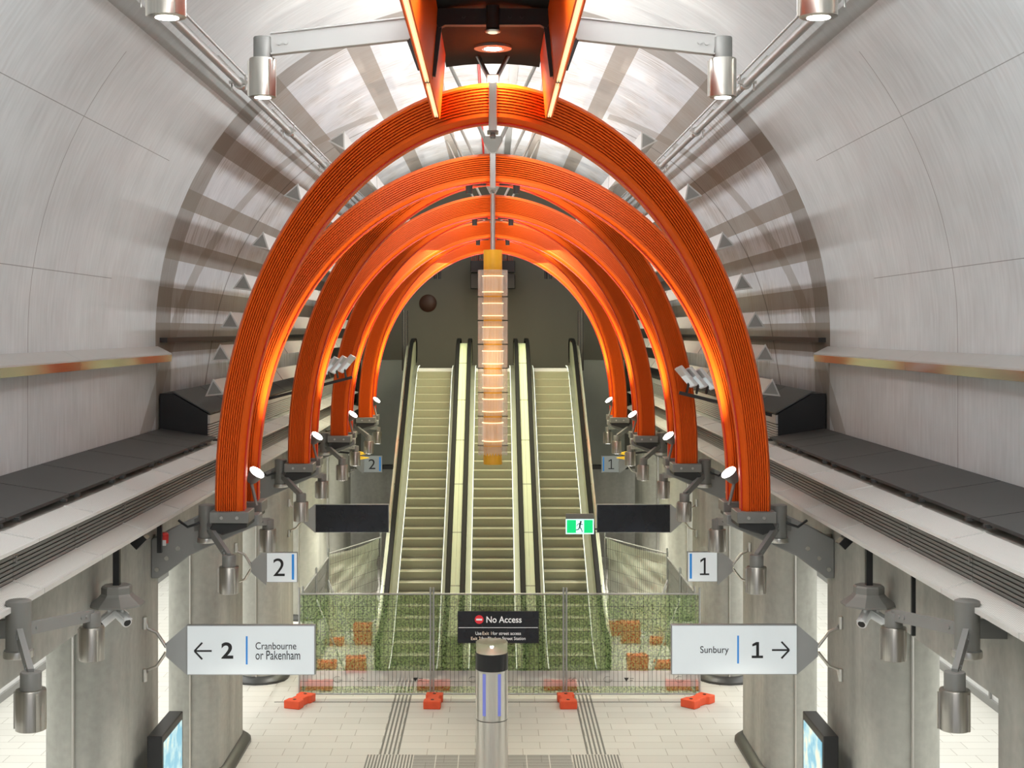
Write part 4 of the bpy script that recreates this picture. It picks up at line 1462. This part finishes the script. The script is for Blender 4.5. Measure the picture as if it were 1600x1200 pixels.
# ------------------------------------------------------------------ cameras and small fixtures below the bulkhead
for s in (-1, 1):
    y = 16.1
    x = s * 4.30
    t = thing('camera_cluster', 'white security cameras under a grey hood on a black pole, %s side' % SIDE[s], 'security camera', (x, y, Z(-2.5)), 'camera clusters')
    MB().box(x - .036, x + .036, y - .036, y + .036, Z(-2.95), Z(-2.45)).build('pole', BLACK, t, False)
    def oct_(r):
        return [(x + r * math.cos(PI / 8 + PI / 4 * k), y + r * math.sin(PI / 8 + PI / 4 * k)) for k in range(8)]
    hd = MB()
    hd.sweep([[(a, b, Z(h)) for a, b in oct_(r)] for r, h in ((.16, -2.92), (.175, -2.94), (.175, -3.01), (.20, -3.04), (.32, -3.13), (.32, -3.15))])
    hd.build('hood', GREY_PAINT, t, False)
    for q, (dx, dy, dz) in enumerate(((-.5, -.7, -.45), (.6, -.6, -.35), (.1, .8, -.4))):
        d = Vector((dx, dy, dz)).normalized()
        c0 = Vector((x, y, Z(-3.27))) + Vector((dx, dy, 0)) * .13
        c = MB().tube([c0 - d * .09, c0 + d * .13], .058, 14)
        c.tube([c0, (c0.x, c0.y, Z(-3.15))], .022, 8)
        c.bar(c0 - d * .05 + Vector((0, 0, .05)), c0 + d * .16 + Vector((0, 0, .05)), .10, .008)
        co = c.build('camera_body', WHITE, t)
        MB().disc(c0 + d * .132, d, .042, .006, 14).build('lens', BLACK, co)
    # tilted black edge-on speaker
    x2 = s * 4.28
    q = MB().sweep([[(x2 + a * .7071 - b * .7071, yy, Z(-2.56) + a * .7071 + b * .7071) for a, b in ((-.09, -.055), (.09, -.055), (.09, .055), (-.09, .055))] for yy in (17.0, 17.18)])
    centre(q, (x2, 17.1, Z(-2.6)), 'small black tilted box under the bulkhead, %s side' % SIDE[s], 'speaker', BLACK, 'small_speaker', smooth=False, bevel=.006)
    q = MB().box(s * 4.33 - .02, s * 4.33 + .02, 14.48, 14.52, Z(-3.15), Z(-2.45)) if s > 0 else MB().box(s * 4.36 - .03, s * 4.36 + .03, 18.4, 18.46, Z(-2.92), Z(-2.45))
    centre(q, (s * 4.33, 14.5 if s > 0 else 18.43, Z(-2.5)), 'thin black drop pole under the %s bulkhead' % SIDE[s], 'pole', BLACK, 'drop_pole', smooth=False)
t = thing('alarm_sounder', 'red alarm sounder tucked above the left bracket', 'alarm', (-4.38, 18.66, Z(-2.76)))
MB().lathe([(.02, Z(-2.83)), (.075, Z(-2.82)), (.075, Z(-2.70)), (.06, Z(-2.68))], (-4.36, 18.6), 20).build('body', REDP, t)
MB().box(-4.36, -4.30, 18.5, 18.53, Z(-2.84), Z(-2.77)).build('strobe', WHITE, t, False)
# cable loops at the bracket roots
for s in (-1, 1):
    for k in range(3):
        y = 18.6 + 6.5 * k
        c = MB().tube([(s * 4.15, y, Z(-2.52)), (s * 4.02, y - .05, Z(-2.60)), (s * 3.9, y - .05, Z(-2.56)), (s * 3.8, y, Z(-2.5))], .018, 8)
        centre(c, (s * 4.0, y, Z(-2.55)), 'loose black cable feeding the downlight hub, %s side, %s' % (SIDE[s], ORD[k]), 'cable', BLACK, 'lamp_cable', 'lamp feed cables')
# yellow wedge markers on the far columns
for s in (-1, 1):
    y = 37.3
    t = thing('yellow_marker', 'small yellow wedge marker near the fourth column, %s side' % SIDE[s], 'marker', (s * 3.45, y, Z(-3.3)))
    for q, zz in enumerate((-3.28, -3.40)):
        MB().prism([(s * 3.28, Z(zz)), (s * 3.56, Z(zz + .05)), (s * 3.56, Z(zz - .05))], 'y', y - .05, y + .1).build('wedge', glow('yellow_wedge', (.8, .5, .03), .35, (.8, .5, .03)), t, False)
    MB().bar((s * 3.5, y + .05, Z(-3.3)), (s * 4.56, y + .05, Z(-3.2)), .04, .05).build('mount', BLACK, t)
# banks of three white floodlight heads
for s, y, xb, zb in ((-1, 29.4, 3.2, -.72), (1, 24.4, 3.5, -.82)):
    t = thing('floodlight_bank', 'three pale rectangular floodlight heads on a rail, %s side between the arches' % SIDE[s], 'floodlight bank', (s * xb, y, Z(zb - .3)))
    MB().bar((s * (xb - .25), y + .15, Z(zb - .28)), (s * 4.9, y + .15, Z(-1.50)), .06, .06).build('rail', DARK, t)
    for q in range(3):
        c = Vector((s * (xb - .16 + q * .17), y, Z(zb + .02 - q * .02)))
        h = MB()
        ax = Vector((-s * .62, 0, .72)).normalized()
        nn = Vector((-s * .72, -.25, -.62)).normalized()
        h.bar(c - ax * .24, c + ax * .20, .30, .06, nn)
        hh = h.build('head', WHITE, t, bevel=.012)
        MB().bar(c - ax * .21 + nn * .034, c + ax * .02 + nn * .034, .24, .008, nn).build('lens', SIGNWHITE, hh)
        MB().bar(c - ax * .1, Vector((c.x + s * .04, y + .15, Z(zb - .29))), .03, .05).build('yoke', DARK, t)
